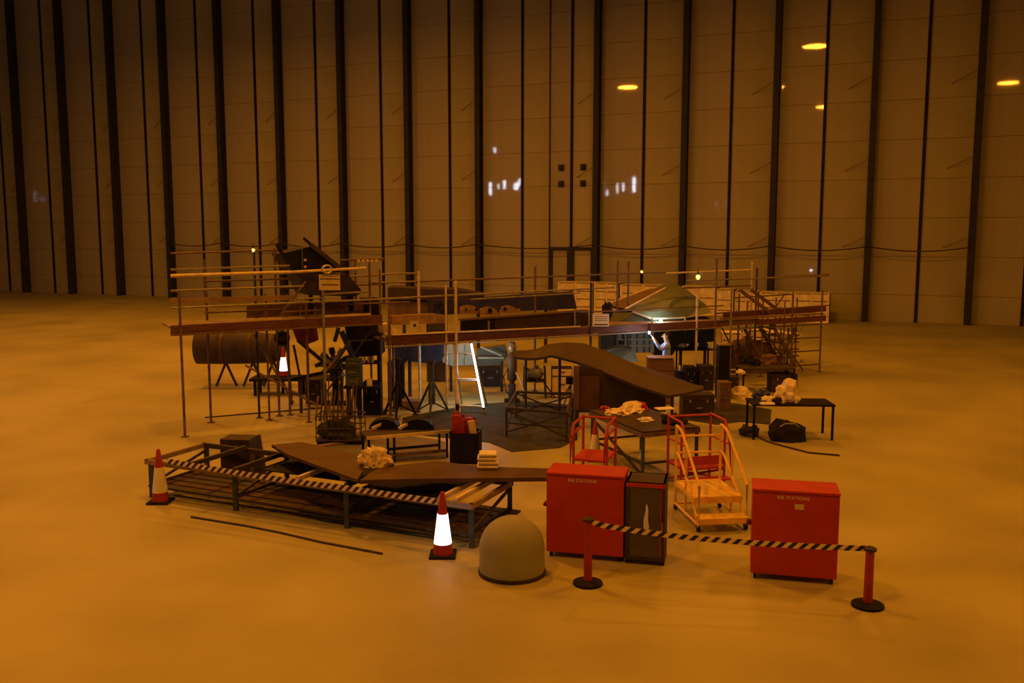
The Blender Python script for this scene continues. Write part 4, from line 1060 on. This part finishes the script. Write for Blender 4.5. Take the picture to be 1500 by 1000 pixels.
for i, (x, y, sx, sz, mm, lb) in enumerate(((1095, 533, 0.22, 0.30, 'black_cloth', 'black bundle on the bench under the stairs'), (1108, 536, 0.15, 0.2, 'navy', 'navy bundle on the bench under the stairs'), (1128, 533, 0.24, 0.28, 'brown_box', 'brown sack on the bench under the stairs'), (1086, 548, 0.12, 0.1, 'white_cloth', 'white rag at the left end of the bench under the stairs'))):
    tag(MB().lump(atz(x, y, 0.7) + V(0, 0.15, 0), sx, 0.2, sz, 70+i, 0.4, 1.8, 3).build('cloth_bundle', mm), lb, 'bundle')
p = fl(1085, 583)
tag(MB().lump(p, 0.3, 0.25, 0.34, 77, 0.3, 1.5, 3).build('orange_sack', 'cream_cloth'), 'tawny sack slumped on the floor under the stair tower', 'sack')

# ================================================================== middle: bench, bin, bottles, floor shade
o = atz(537, 640, 0.55); e = atz(659, 630, 0.55); o.z = e.z = 0
ux = (e-o); Lb = ux.length; ux.normalize(); uy = Vector((-ux.y, ux.x, 0))
t = thing('low_bench', 'long low bench with a pale front edge in the middle distance', 'bench', o + ux*Lb/2 + uy*0.3)
MB().obox(o + UP*0.50, ux*Lb, uy*0.6, UP*0.05).build('bench_top', 'brown_dark', t)
MB().beam(o + UP*0.53 - uy*0.012, e + UP*0.53 - uy*0.012, 0.025, 0.06).build('front_edge', 'pale_wood', t)
for a_ in (0.05, 0.55, Lb-0.05):
    for b_ in (0.04, 0.56):
        MB().beam(o + ux*a_ + uy*b_, o + ux*a_ + uy*b_ + UP*0.5, 0.045, 0.045).build('leg', 'black_panel', t)
MB().beam(o + uy*0.04 + UP*0.14 + ux*0.05, e + uy*0.04 + UP*0.14 - ux*0.05, 0.05, 0.05).build('stretcher', 'rusty_tube', t)
MB().beam(o + uy*0.56 + UP*0.14 + ux*0.05, e + uy*0.56 + UP*0.14 - ux*0.05, 0.05, 0.05).build('stretcher', 'dark_tube', t)
for i, (x, w_) in enumerate(((562, 0.30), (612, 0.32))):
    c = atz(x, 629, 0.55); rows = []
    for k in range(9):
        a_ = math.pi*k/8; rows.append([c + V(-math.cos(a_)*w_, 0, math.sin(a_)*0.20 + 0.006), c + V(-math.cos(a_)*w_, 0.3, math.sin(a_)*0.20 + 0.006)])
    tag(MB().prism([r_[0] for r_ in rows], V(0, 0.3, 0)).build('curved_cowl', 'black_panel'), ['left', 'right'][i] + ' of two black arched cowl panels on the low bench', 'cowl panel', 'arched cowl panels')
for i, x in enumerate((545, 584)):
    c = atz(x, 630, 0.55)
    tag(MB().beam(c + UP*0.03, c + V(0.18, 0.1, 0.12), 0.06, 0.05).build('timber_offcut', 'pale_wood'), ['pale timber offcut at the left end of the low bench', 'pale timber offcut between the arched cowl panels'][i], 'timber')
# navy bin
o = fl(659, 679); ux = V(0.995, -0.1, 0); uy = V(0.1, 0.995, 0); w, d, h = 0.56, 0.5, 0.60
t = thing('navy_bin', 'dark navy square bin holding red cans beside the low bench', 'bin', o + ux*w/2 + uy*d/2)
b = MB(); b.obox(o, ux*w, uy*d, UP*0.03)
for q in (0, d-0.02): b.obox(o + uy*q, ux*w, uy*0.02, UP*h)
for q in (0, w-0.02): b.obox(o + ux*q, ux*0.02, uy*d, UP*h)
b.build('body', 'navy', t)
MB().obox(o + UP*h - ux*0.01 - uy*0.01, ux*0.03, uy*(d+0.02), UP*0.03).build('rim', 'black_panel', t)
MB().obox(o + UP*h + ux*(w-0.02) - uy*0.01, ux*0.03, uy*(d+0.02), UP*0.03).build('rim', 'black_panel', t)
MB().obox(o + UP*(h-0.12) + ux*0.02 + uy*0.02, ux*(w-0.04), uy*(d-0.04), UP*0.02).build('inner_tray', 'navy', t)
def jerrycan(c, s, label):
    t = thing('jerrycan', label, 'can', c, 'red cans in the navy bin')
    MB().prism([c + V(-0.11*s, -0.07*s, 0), c + V(0.11*s, -0.07*s, 0), c + V(0.11*s, -0.07*s, 0.30*s), c + V(0.03*s, -0.07*s, 0.38*s), c + V(-0.11*s, -0.07*s, 0.38*s)], V(0, 0.15*s, 0)).build('body', 'red_plastic', t, False, 0.01)
    MB().path([c + V(-0.08*s, 0, 0.38*s), c + V(-0.07*s, 0, 0.43*s), c + V(0.0, 0, 0.43*s), c + V(0.02*s, 0, 0.385*s)], 0.014*s, 8).build('handle', 'red_plastic', t, True)
    MB().lathe([(0.03*s, 0), (0.03*s, 0.05*s)], c + V(0.075*s, 0, 0.335*s), 10).build('cap', 'dark_red', t)
zt = h-0.10
jerrycan(o + ux*0.14 + uy*0.20 + UP*zt, 1.12, 'red plastic can at the left in the navy bin')
jerrycan(o + ux*0.37 + uy*0.26 + UP*zt, 0.95, 'red plastic can at the right in the navy bin')
c = o + ux*0.09 + uy*0.40 + UP*zt
t = thing('oil_bottle', 'tall orange bottle with dark cap in the navy bin', 'bottle', c)
MB().lathe([(0.07, 0), (0.07, 0.36), (0.045, 0.44), (0.03, 0.48)], c, 14).build('body', 'brown_skin_light', t, True); MB().lathe([(0.034, 0.48), (0.034, 0.6)], c, 12).build('cap', 'black_panel', t, True)
c = o + ux*0.47 + uy*0.10 + UP*zt
tag(MB().obox(c - V(0.06, 0.02, 0), V(0.12, 0.02, 0.02), V(-0.02, 0.05, 0), V(-0.06, 0.02, 0.32)).build('paper_roll', 'sign_paper'), 'pale folded paper sticking out of the navy bin', 'paper')
# dark sheet coloured as the shaded floor, and lattice trestle behind
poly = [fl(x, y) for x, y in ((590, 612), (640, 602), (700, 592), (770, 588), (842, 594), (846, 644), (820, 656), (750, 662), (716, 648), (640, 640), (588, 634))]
tag(MB().prism(poly, UP*0.015).build('tarpaulin', 'tarp_green'), 'dark green sheet standing for shade on the floor under the curved wing', 'tarpaulin')
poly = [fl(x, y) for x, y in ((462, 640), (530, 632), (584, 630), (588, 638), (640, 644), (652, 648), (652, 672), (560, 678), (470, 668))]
tag(MB().prism(poly, UP*0.012).build('floor_sheet', 'sheet_brown'), 'dull brown sheet standing for shaded floor under the low bench and the wire cage', 'sheet')  # brown tone darkens the floor like shade below bench and cage
t = thing('lattice_trestle', 'low dark lattice trestle standing on the dark shade sheet', 'trestle', fl(785, 640) + UP*0.016)
q0 = [fl(742, 640), fl(830, 648), fl(838, 616), fl(756, 612)]
for q in q0: q.z = 0.016
hh = 0.62
for q in q0: MB().beam(q, q + UP*hh, 0.05, 0.05).build('leg', 'dark_tube', t)
for i in range(4):
    a_, b_ = q0[i], q0[(i+1) % 4]
    MB().beam(a_ + UP*hh, b_ + UP*hh, 0.05, 0.05).build('top_rail', 'dark_tube', t); MB().beam(a_ + UP*0.1, b_ + UP*hh*0.95, 0.03, 0.03).build('brace', 'dark_tube', t); MB().beam(b_ + UP*0.1, a_ + UP*hh*0.95, 0.03, 0.03).build('brace', 'dark_tube', t)
    MB().beam(a_ + UP*0.3, b_ + UP*0.3, 0.03, 0.03).build('mid_rail', 'dark_tube', t)
# yellow drawer cabinet and lamp on tripod
o = fl(808, 583); e = fl(838, 583); hh = at(808, 539, o.y).z
t = thing('drawer_cabinet', 'yellow drawer cabinet seen under the curved wing section', 'cabinet', o + V(0.28, 0.2, 0))
w = e.x-o.x
MB().obox(o + V(0, 0.02, 0), V(w, 0, 0), V(0, 0.4, 0), UP*hh).build('carcass', 'brown_dark', t)
for z0, z1 in ((0.03, 0.14), (0.17, 0.58), (0.62, 0.80)):
    MB().obox(o + V(0.015, 0, hh*z0/0.83), V(w-0.03, 0, 0), V(0, 0.03, 0), UP*hh*(z1-z0)/0.83).build('drawer', 'yellow_deck', t)
    MB().obox(o + V(w*0.35, -0.02, hh*(z0+z1)/2/0.83), V(w*0.3, 0, 0), V(0, 0.02, 0), UP*0.02).build('handle', 'brown_dark', bpy.context.scene.objects[sorted(x.name for x in t.children if x.name.startswith('drawer'))[-1]])
c = fl(826, 597)
t = thing('site_lamp', 'black box lamp on a thin tripod before the yellow drawer cabinet', 'lamp', c)
hp = at(836, 557, c.y)
for dx, dy in ((-0.2, -0.1), (0.15, -0.12), (0.0, 0.2)): MB().tube(c + V(dx, dy, 0), hp - UP*0.1, 0.015).build('tripod_leg', 'dark_tube', t, True)
MB().box(hp - UP*0.09, 0.24, 0.16, 0.18).build('head', 'black_panel', t)
# pump unit and cluttered machines under the platform
c = fl(750, 588)
t = thing('pump_unit', 'tall brown pump unit with round head right of the stepladder', 'pump', c)
H_ = at(748, 500, c.y).z
MB().box(c, 0.40, 0.35, 0.06).build('base', 'black_panel', t); MB().lathe([(0.10, 0.06), (0.10, 0.45), (0.07, 0.5)], c, 14).build('motor', 'brown_dark', t, True)
MB().lathe([(0.05, 0.5), (0.13, 0.6), (0.14, H_-0.45), (0.09, H_-0.35), (0.06, H_-0.28)], c, 14).build('housing', 'brown_skin', t, True)
MB().lathe([(0.05, H_-0.28), (0.11, H_-0.22), (0.12, H_-0.12), (0.08, H_-0.02), (0.02, H_)], c, 14).build('round_head', 'brass_metal', t, True)
MB().path([c + V(-0.1, -0.1, 0.9), c + V(-0.22, -0.15, 0.7), c + V(-0.15, -0.2, 0.3), c + V(0.2, -0.3, 0.03)], 0.018, 6).build('hose', 'black_rubber', t, True)
MB().path([c + V(0.1, -0.1, 0.8), c + V(0.25, -0.15, 0.5), c + V(0.4, -0.2, 0.03)], 0.015, 6).build('hose', 'pale_tube', t, True)
c = fl(783, 582)
t = thing('engine_stand', 'grey cluttered engine stand left of the yellow drawer cabinet', 'stand', c)
for dx in (-0.3, 0.3):
    for dy in (-0.2, 0.2): MB().beam(c + V(dx, dy, 0), c + V(dx*0.9, dy*0.9, 0.85), 0.04, 0.04).build('leg', 'dark_tube', t)
MB().box(c + UP*0.45, 0.62, 0.42, 0.04).build('shelf', 'dark_tube', t)
MB().lathe([(0.12, -0.2), (0.17, -0.12), (0.17, 0.12), (0.12, 0.2)], c + UP*0.66, 14, axis=(1, 0.2, 0)).build('engine_block', 'grey_metal', t, True)
for k in range(5):
    a_ = k*1.25; MB().tube(c + UP*0.66 + V(math.cos(a_)*0.12, -0.05, math.sin(a_)*0.12), c + UP*0.66 + V(math.cos(a_)*0.26, -0.1, math.sin(a_)*0.24), 0.035).build('cylinder_head', 'rusty_tube', t, True)
MB().path([c + V(0.2, -0.1, 0.5), c + V(0.35, -0.2, 0.3), c + V(0.55, -0.25, 0.04)], 0.02, 6).build('hose', 'navy', t, True)
# tripod jacks under the belly
def jack(c, H_, label, m='teal_metal'):
    t = thing('aircraft_jack', label, 'jack', c, 'tripod aircraft jacks')
    MB().lathe([(0.085, 0.25), (0.085, H_*0.6), (0.05, H_*0.62), (0.05, H_)], c, 14).build('ram', m, t, True)
    MB().lathe([(0.08, 0), (0.09, 0.04)], c + UP*H_, 12).build('cap', 'dark_tube', t, True)
    for k in range(3):
        a_ = k*2*math.pi/3 + 0.5; f = V(math.cos(a_)*0.45, math.sin(a_)*0.45, 0)
        MB().tube(c + f + UP*0.03, c + UP*0.75 + f*0.15, 0.03).build('leg', m, t, True)
        MB().tube(c + f*0.95 + UP*0.06, c + UP*0.3, 0.018).build('strut', m, t, True)
        MB().lathe([(0.08, 0), (0.08, 0.03)], c + f, 12).build('foot_pad', 'dark_tube', t)
jack(fl(633, 606), at(633, 530, fl(633, 606).y).z, 'tall teal tripod jack under the violet belly fairing')
jack(fl(584, 610), at(584, 527, fl(584, 610).y).z, 'dark tripod jack beside the brown scaffold post', 'black_panel')
o = fl(586, 600); e = fl(616, 600)
tag(MB().obox(o, e-o, V(0, 0.4, 0), UP*0.22).build('timber_box', 'plank', None, False, 0.01), 'low timber box on the floor between the two jacks', 'box')
o = fl(566, 590)
t = thing('upright_case', 'black upright equipment case left of the two jacks', 'case', o + V(0.2, 0.2, 0))
MB().obox(o + V(0.0, 0.3, 0), V(0.42, 0, 0), V(0, 0.35, 0), UP*1.05).build('body', 'black_panel', t, False, 0.01); MB().obox(o + V(0.05, 0.285, 0.7), V(0.2, 0, 0), V(0, 0.015, 0), UP*0.2).build('panel', 'grey_metal', t)

# ================================================================== left: undercarriage, tool trolley, cage
c = at(413, 495, 23.4)
t = thing('landing_wheel', 'black landing gear wheel hanging under the left platform', 'wheel', V(c.x, c.y, 0))
prof = [(0.03, -0.08), (0.12, -0.09), (0.15, -0.1), (0.18, -0.08), (0.2, -0.03), (0.2, 0.03), (0.18, 0.08), (0.15, 0.1), (0.12, 0.09), (0.03, 0.08)]
MB().lathe(prof, c, 20, axis=(0.4, -0.9, 0)).build('tyre', 'black_rubber', t, True)
MB().lathe([(0.09, -0.085), (0.09, 0.1), (0.03, 0.11)], c, 14, axis=(0.4, -0.9, 0)).build('hub', 'dark_tube', t, True)
MB().path([c + V(0, 0.1, 0), c + V(0.1, 0.15, -0.35), V(c.x+0.15, c.y+0.2, 0)], 0.035, 8).build('support_strut', 'dark_tube', t, True)
t = thing('hanging_cover', 'dark red fabric cover hanging below the left platform', 'cover', V(at(447, 490, 23.2).x, 23.2, 0))
deep('cover', [(428, 482), (459, 480), (462, 500), (450, 504), (436, 502)], 23.0, 0.4, 'dark_red', '', '', t)
g_ = at(450, 500, 23.2); MB().tube(V(g_.x, g_.y, 0), V(g_.x, g_.y, g_.z), 0.035).build('support_leg', 'dark_tube', t, True)
# trestle bench with cone
c = at(413, 553, 25.0); zz = c.z
o = at(372, 560, 25.3)
t = thing('black_trestle', 'low black trestle carrying the white-sleeved cone at the left', 'trestle', V(c.x+0.4, 25.1, 0))
MB().obox(V(at(368, 560, 25).x, 24.8, zz-0.08), V(at(498, 550, 25).x - at(368, 560, 25).x, 0.1, 0), V(0, 0.7, 0), UP*0.08).build('top', 'black_panel', t)
for x in (375, 409, 440, 490):
    for dy in (24.9, 25.4):
        g_ = at(x, 560, 25.0); MB().beam(V(g_.x, dy, 0), V(g_.x, dy, zz-0.08), 0.07, 0.07).build('leg', 'black_panel', t)
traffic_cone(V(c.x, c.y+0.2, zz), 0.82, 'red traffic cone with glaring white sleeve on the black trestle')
# sloping undercarriage struts
t = thing('undercarriage_frame', 'tangled dark undercarriage frame of crossed struts below the left platform', 'frame', V(at(480, 560, 22.8).x, 22.8, 0))
for (x0, y0, x1, y1, D0_, D1_, r, mm) in ((436, 498, 487, 541, 22.6, 22.6, 0.05, 'dark_tube'), (485, 540, 512, 500, 22.5, 22.5, 0.045, 'rusty_tube'), (462, 536, 500, 520, 22.9, 22.9, 0.05, 'dark_tube'), (430, 505, 440, 555, 22.8, 22.8, 0.03, 'brown_dark'),
        (425, 556, 500, 540, 22.4, 22.4, 0.045, 'black_panel'), (470, 520, 486, 534, 22.5, 22.5, 0.05, 'grey_metal'), (478, 543, 498, 516, 22.3, 22.3, 0.03, 'brass_metal'), (500, 485, 520, 530, 22.6, 22.6, 0.07, 'teal_metal'), (496, 480, 490, 500, 22.6, 22.6, 0.05, 'teal_metal')):
    MB().tube(at(x0, y0, D0_), at(x1, y1, D1_), r).build('strut', mm, t, True)
for x in (440, 500):
    g_ = at(x, 552, 22.5); MB().tube(V(g_.x, g_.y, 0), g_, 0.04).build('leg', 'dark_tube', t, True)
MB().tube(at(360, 535, 23.5), at(405, 560, 22.8), 0.03).build('strut', 'brown_box', t, True)
MB().tube(at(405, 560, 22.8), at(462, 592, 21.6), 0.03).build('strut', 'brown_box', t, True)
p = at(440, 516, 22.9)
# instrument box hanging left platform right end
t = thing('belly_box', 'dark violet equipment bay under the right end of the left platform', 'bay', V(at(532, 520, 23).x, 23.3, 0))
deep('shell', [(505, 478), (556, 475), (558, 520), (520, 524), (508, 500)], 22.9, 0.8, 'violet_dark', '', '', t)
for x in (528, 534, 540, 546):
    MB().box(at(x, 531, 22.8), 0.05, 0.05, 0.16).build('connector', 'pale_tube', t)
MB().obox(at(522, 534, 22.8), at(556, 533, 22.8)-at(522, 534, 22.8), V(0, 0.4, 0), UP*0.05).build('shelf', 'dark_tube', t)
MB().beam(at(508, 499, 22.85), at(545, 498, 22.85), 0.03, 0.03).build('edge', 'grey_metal', t)
for x in (520, 555): 
    g_ = at(x, 520, 23.2); MB().tube(V(g_.x, g_.y, 0), V(g_.x, g_.y, g_.z), 0.05).build('support_leg', 'black_panel', t, True)
# blue tool trolley
c = fl(518, 612); D = c.y
t = thing('tool_trolley', 'dark blue-grey tool trolley on black legs below the left platform', 'trolley', c)
x0, x1 = at(507, 560, D).x, at(530, 560, D).x; z0, z1 = at(518, 565, D).z, at(518, 526, D).z
MB().obox(V(x0, D-0.1, z0), V(x1-x0, 0, 0), V(0, 0.3, 0), UP*(z1-z0)).build('cabinet', 'teal_metal', t, False, 0.01)
for k in range(3):
    dwr = MB().obox(V(x0+0.03, D-0.115, z0+0.04+k*(z1-z0)/3), V(x1-x0-0.06, 0, 0), V(0, 0.015, 0), UP*((z1-z0)/3-0.05)).build('drawer', 'teal_metal', t)
    MB().obox(V(x0+0.1, D-0.13, z0+0.12+k*(z1-z0)/3), V(x1-x0-0.2, 0, 0), V(0, 0.015, 0), UP*0.02).build('handle', 'grey_metal', dwr)
for q in (x0+0.06, x1-0.06): MB().beam(V(q, D, 0), V(q, D, z0), 0.10, 0.10).build('leg', 'black_panel', t)
MB().obox(V(x0-0.05, D-0.15, z0-0.05), V(x1-x0+0.45, 0, 0), V(0, 0.4, 0), UP*0.05).build('tray', 'black_panel', t)
c2 = at(543, 548, D); c2.z = z0+0.0
tag(MB().lathe([(0.07, 0), (0.07, 0.13), (0.05, 0.16), (0.05, 0.18)], V(at(541, 560, D).x, D+0.02, z0), 14).build('paint_tin', 'sign_paper', None, True), 'small pale tin on the tray of the blue-grey tool trolley', 'tin')
# wire cage with cables
c = fl(500, 648)
t = thing('wire_cage', 'dark wire cage trolley stuffed with cables behind the brown panel', 'cage', c)
w, d, h = 0.95, 0.55, 0.62
for k in range(9):
    x = -w/2 + w*k/8
    for y in (-d/2, d/2): MB().tube(c + V(x, y, 0.1), c + V(x, y, h), 0.010, 6).build('bar', 'dark_tube', t)
for z in (0.1, 0.36, h):
    MB().path([c + V(-w/2, -d/2, z), c + V(w/2, -d/2, z), c + V(w/2, d/2, z), c + V(-w/2, d/2, z), c + V(-w/2, -d/2, z)], 0.014, 6).build('hoop', 'dark_tube', t)
MB().box(c + UP*0.08, w, d, 0.03).build('floor_plate', 'dark_tube', t)
for x in (-w/2+0.05, w/2-0.05):
    for y in (-d/2+0.05, d/2-0.05): MB().lathe([(0.05, -0.015), (0.05, 0.015)], c + V(x, y, 0.05), 12, axis=(0, 1, 0)).build('castor', 'black_rubber', t)
MB().lump(c + V(-0.05, 0.0, 0.11), 0.40, 0.22, 0.42, 81, 0.4, 2.2, 3).build('cable_pile', 'tarp_green', t)
for k in range(12):
    x = 466 + k*5.2; D_ = c.y + 0.35 + 0.02*k
    top = at(x, 580 - 9*(k % 4), D_); 
    MB().path([V(top.x, D_-0.3, 0.45), V(top.x+0.03*math.sin(k), D_-0.15, 0.75), top], 0.02, 6).build('upright_pipe', ['brown_box', 'dark_tube', 'dark_tube', 'rusty_tube'][k % 4], t, True)
# low wooden pallet strips by cage
a_, b_ = fl(458, 655), fl(535, 660)
tag(MB().beam(fl(455, 658) + UP*0.03, fl(508, 650) + UP*0.03, 0.12, 0.06).build('timber_batten', 'plank'), 'timber batten on the floor in front of the wire cage', 'timber')
tag(MB().path([fl(300, 612) + UP*0.01, fl(360, 607) + UP*0.01, fl(410, 603) + UP*0.01, fl(470, 598) + UP*0.01], 0.02, 6).build('floor_cable', 'dark_tube', None, True), 'dark cable lying across the floor at the left', 'cable')
tag(MB().path([fl(280, 758) + UP*0.012, fl(360, 771) + UP*0.012, fl(410, 781) + UP*0.012, fl(470, 795) + UP*0.012, fl(560, 812) + UP*0.012], 0.018, 6).build('floor_cable', 'dark_tube', None, True), 'dark cable lying on the floor in front of the jig table', 'cable')

# dark stores that crowd the floor under and behind the platforms
t = thing('tail_section', 'dark brown aircraft tail section on trestles at the left edge', 'fuselage', V(-7.6, 26.5, 0))
rows = []
cs = [at(x, y, 26.5) for x, y in ((290, 508), (330, 508), (370, 509), (400, 510), (416, 513))]; rr = [0.50, 0.50, 0.47, 0.42, 0.30]
MB().path(cs, rr, 16).build('shell', 'brown_dark', t, True)
for c_, r_ in ((cs[1], 0.5), (cs[2], 0.47), (cs[3], 0.42)):
    MB().lathe([(r_+0.012, -0.04), (r_+0.012, 0.04)], c_, 16, axis=(1, 0, 0)).build('frame_band', 'brown_skin', t, True)
    MB().beam(V(c_.x-0.3, c_.y, 0), V(c_.x, c_.y, c_.z-r_+0.05), 0.06, 0.06).build('trestle_leg', 'dark_tube', t); MB().beam(V(c_.x+0.3, c_.y, 0), V(c_.x, c_.y, c_.z-r_+0.05), 0.06, 0.06).build('trestle_leg', 'dark_tube', t)
def case(x0, x1, ybot, ytop, d, m, label, name='transit_case', trim='grey_metal'):
    o = fl(x0, ybot); e = fl(x1, ybot); w = e.x-o.x; h = at(x0, ytop, o.y).z
    t = thing(name, label, 'case', o + V(w/2, d/2, 0))
    bo = MB().obox(o, V(w, 0, 0), V(0, d, 0), UP*(h*0.72)).build('body', m, t, False, 0.008)
    li = MB().obox(o + UP*(h*0.72+0.008), V(w, 0, 0), V(0, d, 0), UP*(h*0.28-0.008)).build('lid', m, t, False, 0.008)
    for q in (0.2, 0.75): MB().obox(o + V(w*q, -0.012, h*0.66), V(w*0.06, 0, 0), V(0, 0.012, 0), UP*h*0.12).build('catch', trim, li)
    MB().obox(o + V(w*0.4, -0.02, h*0.4), V(w*0.22, 0, 0), V(0, 0.02, 0), UP*0.03).build('handle', trim, bo)
case(1000, 1046, 612, 578, 0.5, 'brown_dark', 'dark brown transit case beyond the right corner of the work table')
case(1054, 1070, 600, 560, 0.4, 'brown_box', 'narrow brown case between the feet of the two stair tower poles')
case(532, 558, 608, 560, 0.4, 'black_panel', 'black generator case right of the blue-grey tool trolley')
case(448, 470, 592, 556, 0.5, 'brown_dark', 'dark brown case left of the wire cage pipes')
case(700, 736, 566, 536, 0.5, 'brown_dark', 'dark brown case behind the tube lamp')
case(1068, 1082, 578, 552, 0.4, 'brown_dark', 'dark brown case left of the bench below the stairs')
case(1004, 1020, 572, 538, 0.5, 'black_panel', 'black trunk below the left of the bench by the person')
case(1024, 1045, 572, 536, 0.5, 'violet_dark', 'dark violet trunk by the foot of the lit scaffold pole')
tag(MB().lump(fl(1112, 552) + V(0, 1.2, 0), 0.85, 0.5, 1.05, 91, 0.25, 1.3, 4).build('sheeted_machine', 'brown_box', None, True), 'brown dust-sheeted machine behind the bench under the stairs', 'machine')
c = at(490, 532, 23.6)
t = thing('aero_engine', 'dark radial aero engine on a pedestal below the left platform', 'engine', V(c.x, c.y, 0))
MB().lathe([(0.10, -0.22), (0.17, -0.15), (0.2, 0.0), (0.2, 0.18), (0.12, 0.25)], c, 16, axis=(0.3, -0.95, 0)).build('crankcase', 'dark_tube', t, True)
ax = V(0.3, -0.95, 0).normalized(); sx_ = ax.cross(UP).normalized()
for k in range(9):
    a_ = k*2*math.pi/9; dd = sx_*math.cos(a_) + UP*math.sin(a_)
    MB().path([c + dd*0.15, c + dd*0.25, c + dd*0.27, c + dd*0.42], [0.06, 0.06, 0.085, 0.075], 10).build('cylinder', 'dark_tube' if k % 3 else 'grey_metal', t, True)
MB().beam(V(c.x, c.y+0.1, 0), V(c.x, c.y+0.1, c.z-0.1), 0.16, 0.16).build('pedestal', 'black_panel', t)
MB().box(V(c.x, c.y+0.1, 0), 0.7, 0.5, 0.05).build('foot', 'black_panel', t)
case(890, 946, 590, 566, 0.5, 'black_panel', 'black case on the floor below the curved wing')
case(1130, 1168, 575, 548, 0.5, 'brown_dark', 'dark brown case behind the right black table')
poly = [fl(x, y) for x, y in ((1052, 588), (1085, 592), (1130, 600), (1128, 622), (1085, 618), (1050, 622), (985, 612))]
tag(MB().prism(poly, UP*0.012).build('floor_mat', 'tarp_green'), 'dark sheet painted as floor shadow beneath the stair tower', 'mat')  # floor shadow under the stairs, put in as a dark sheet
# unseen white tubes on masts, added so glossy door sheets mirror them as streaks
def floodlight(q_px, q_py, label, rods):
    x, z = ray(q_px, q_py); D = WN.y*54/(WN.x*x + WN.y); q = Vector((x*D, D, CAMH + z*D))
    c = Vector((0, 0, CAMH)); cm_ = c + WN*2*(WN.y*54)
    l = q + (q-cm_)*0.9
    t = thing('floodlight_mast', label, 'floodlight', V(l.x, l.y, 0), 'added streak light masts')
    MB().tube(V(l.x, l.y, 0.05), V(l.x, l.y, l.z-1.2), 0.08).build('mast', 'lamp_housing', t, True)
    MB().box(V(l.x, l.y, 0), 1.2, 1.2, 0.06).build('base', 'lamp_housing', t)
    side = Vector((WU.x, WU.y, 0))
    MB().beam(V(l.x, l.y, l.z-1.25) - side*2.3, V(l.x, l.y, l.z-1.25) + side*2.3, 0.1, 0.1).build('crossbar', 'lamp_housing', t)
    for (a_, z0, z1, r_) in rods:
        p_ = V(l.x, l.y, l.z) + side*a_
        MB().tube(V(p_.x, p_.y, l.z-1.2), p_ + UP*z0, 0.03, 6).build('bracket', 'lamp_housing', t)
        MB().tube(p_ + UP*z0, p_ + UP*z1, r_, 8).build('lamp_tube', 'flood_glow', t, True)
emis('flood_glow', (0.80, 0.86, 1.0), 28.0)
floodlight(740, 273, 'added mast of white tubes, out of view left of the frame', [(-1.2, 3.7, 4.2, 0.09), (-1.75, -0.9, 0.45, 0.13), (-0.75, -0.25, 0.25, 0.07), (-0.05, -0.25, 0.65, 0.12), (1.35, -0.35, 0.3, 0.25), (1.75, 0.1, 0.8, 0.1)])
floodlight(906, 273, 'added mast of white tubes, out of view behind the frame at the left', [(-1.85, -0.7, 0.6, 0.12), (-1.2, -1.0, -0.4, 0.06), (-0.1, -0.7, 0.3, 0.06), (0.55, -0.5, 0.3, 0.08), (1.7, -0.6, 0.9, 0.15)])
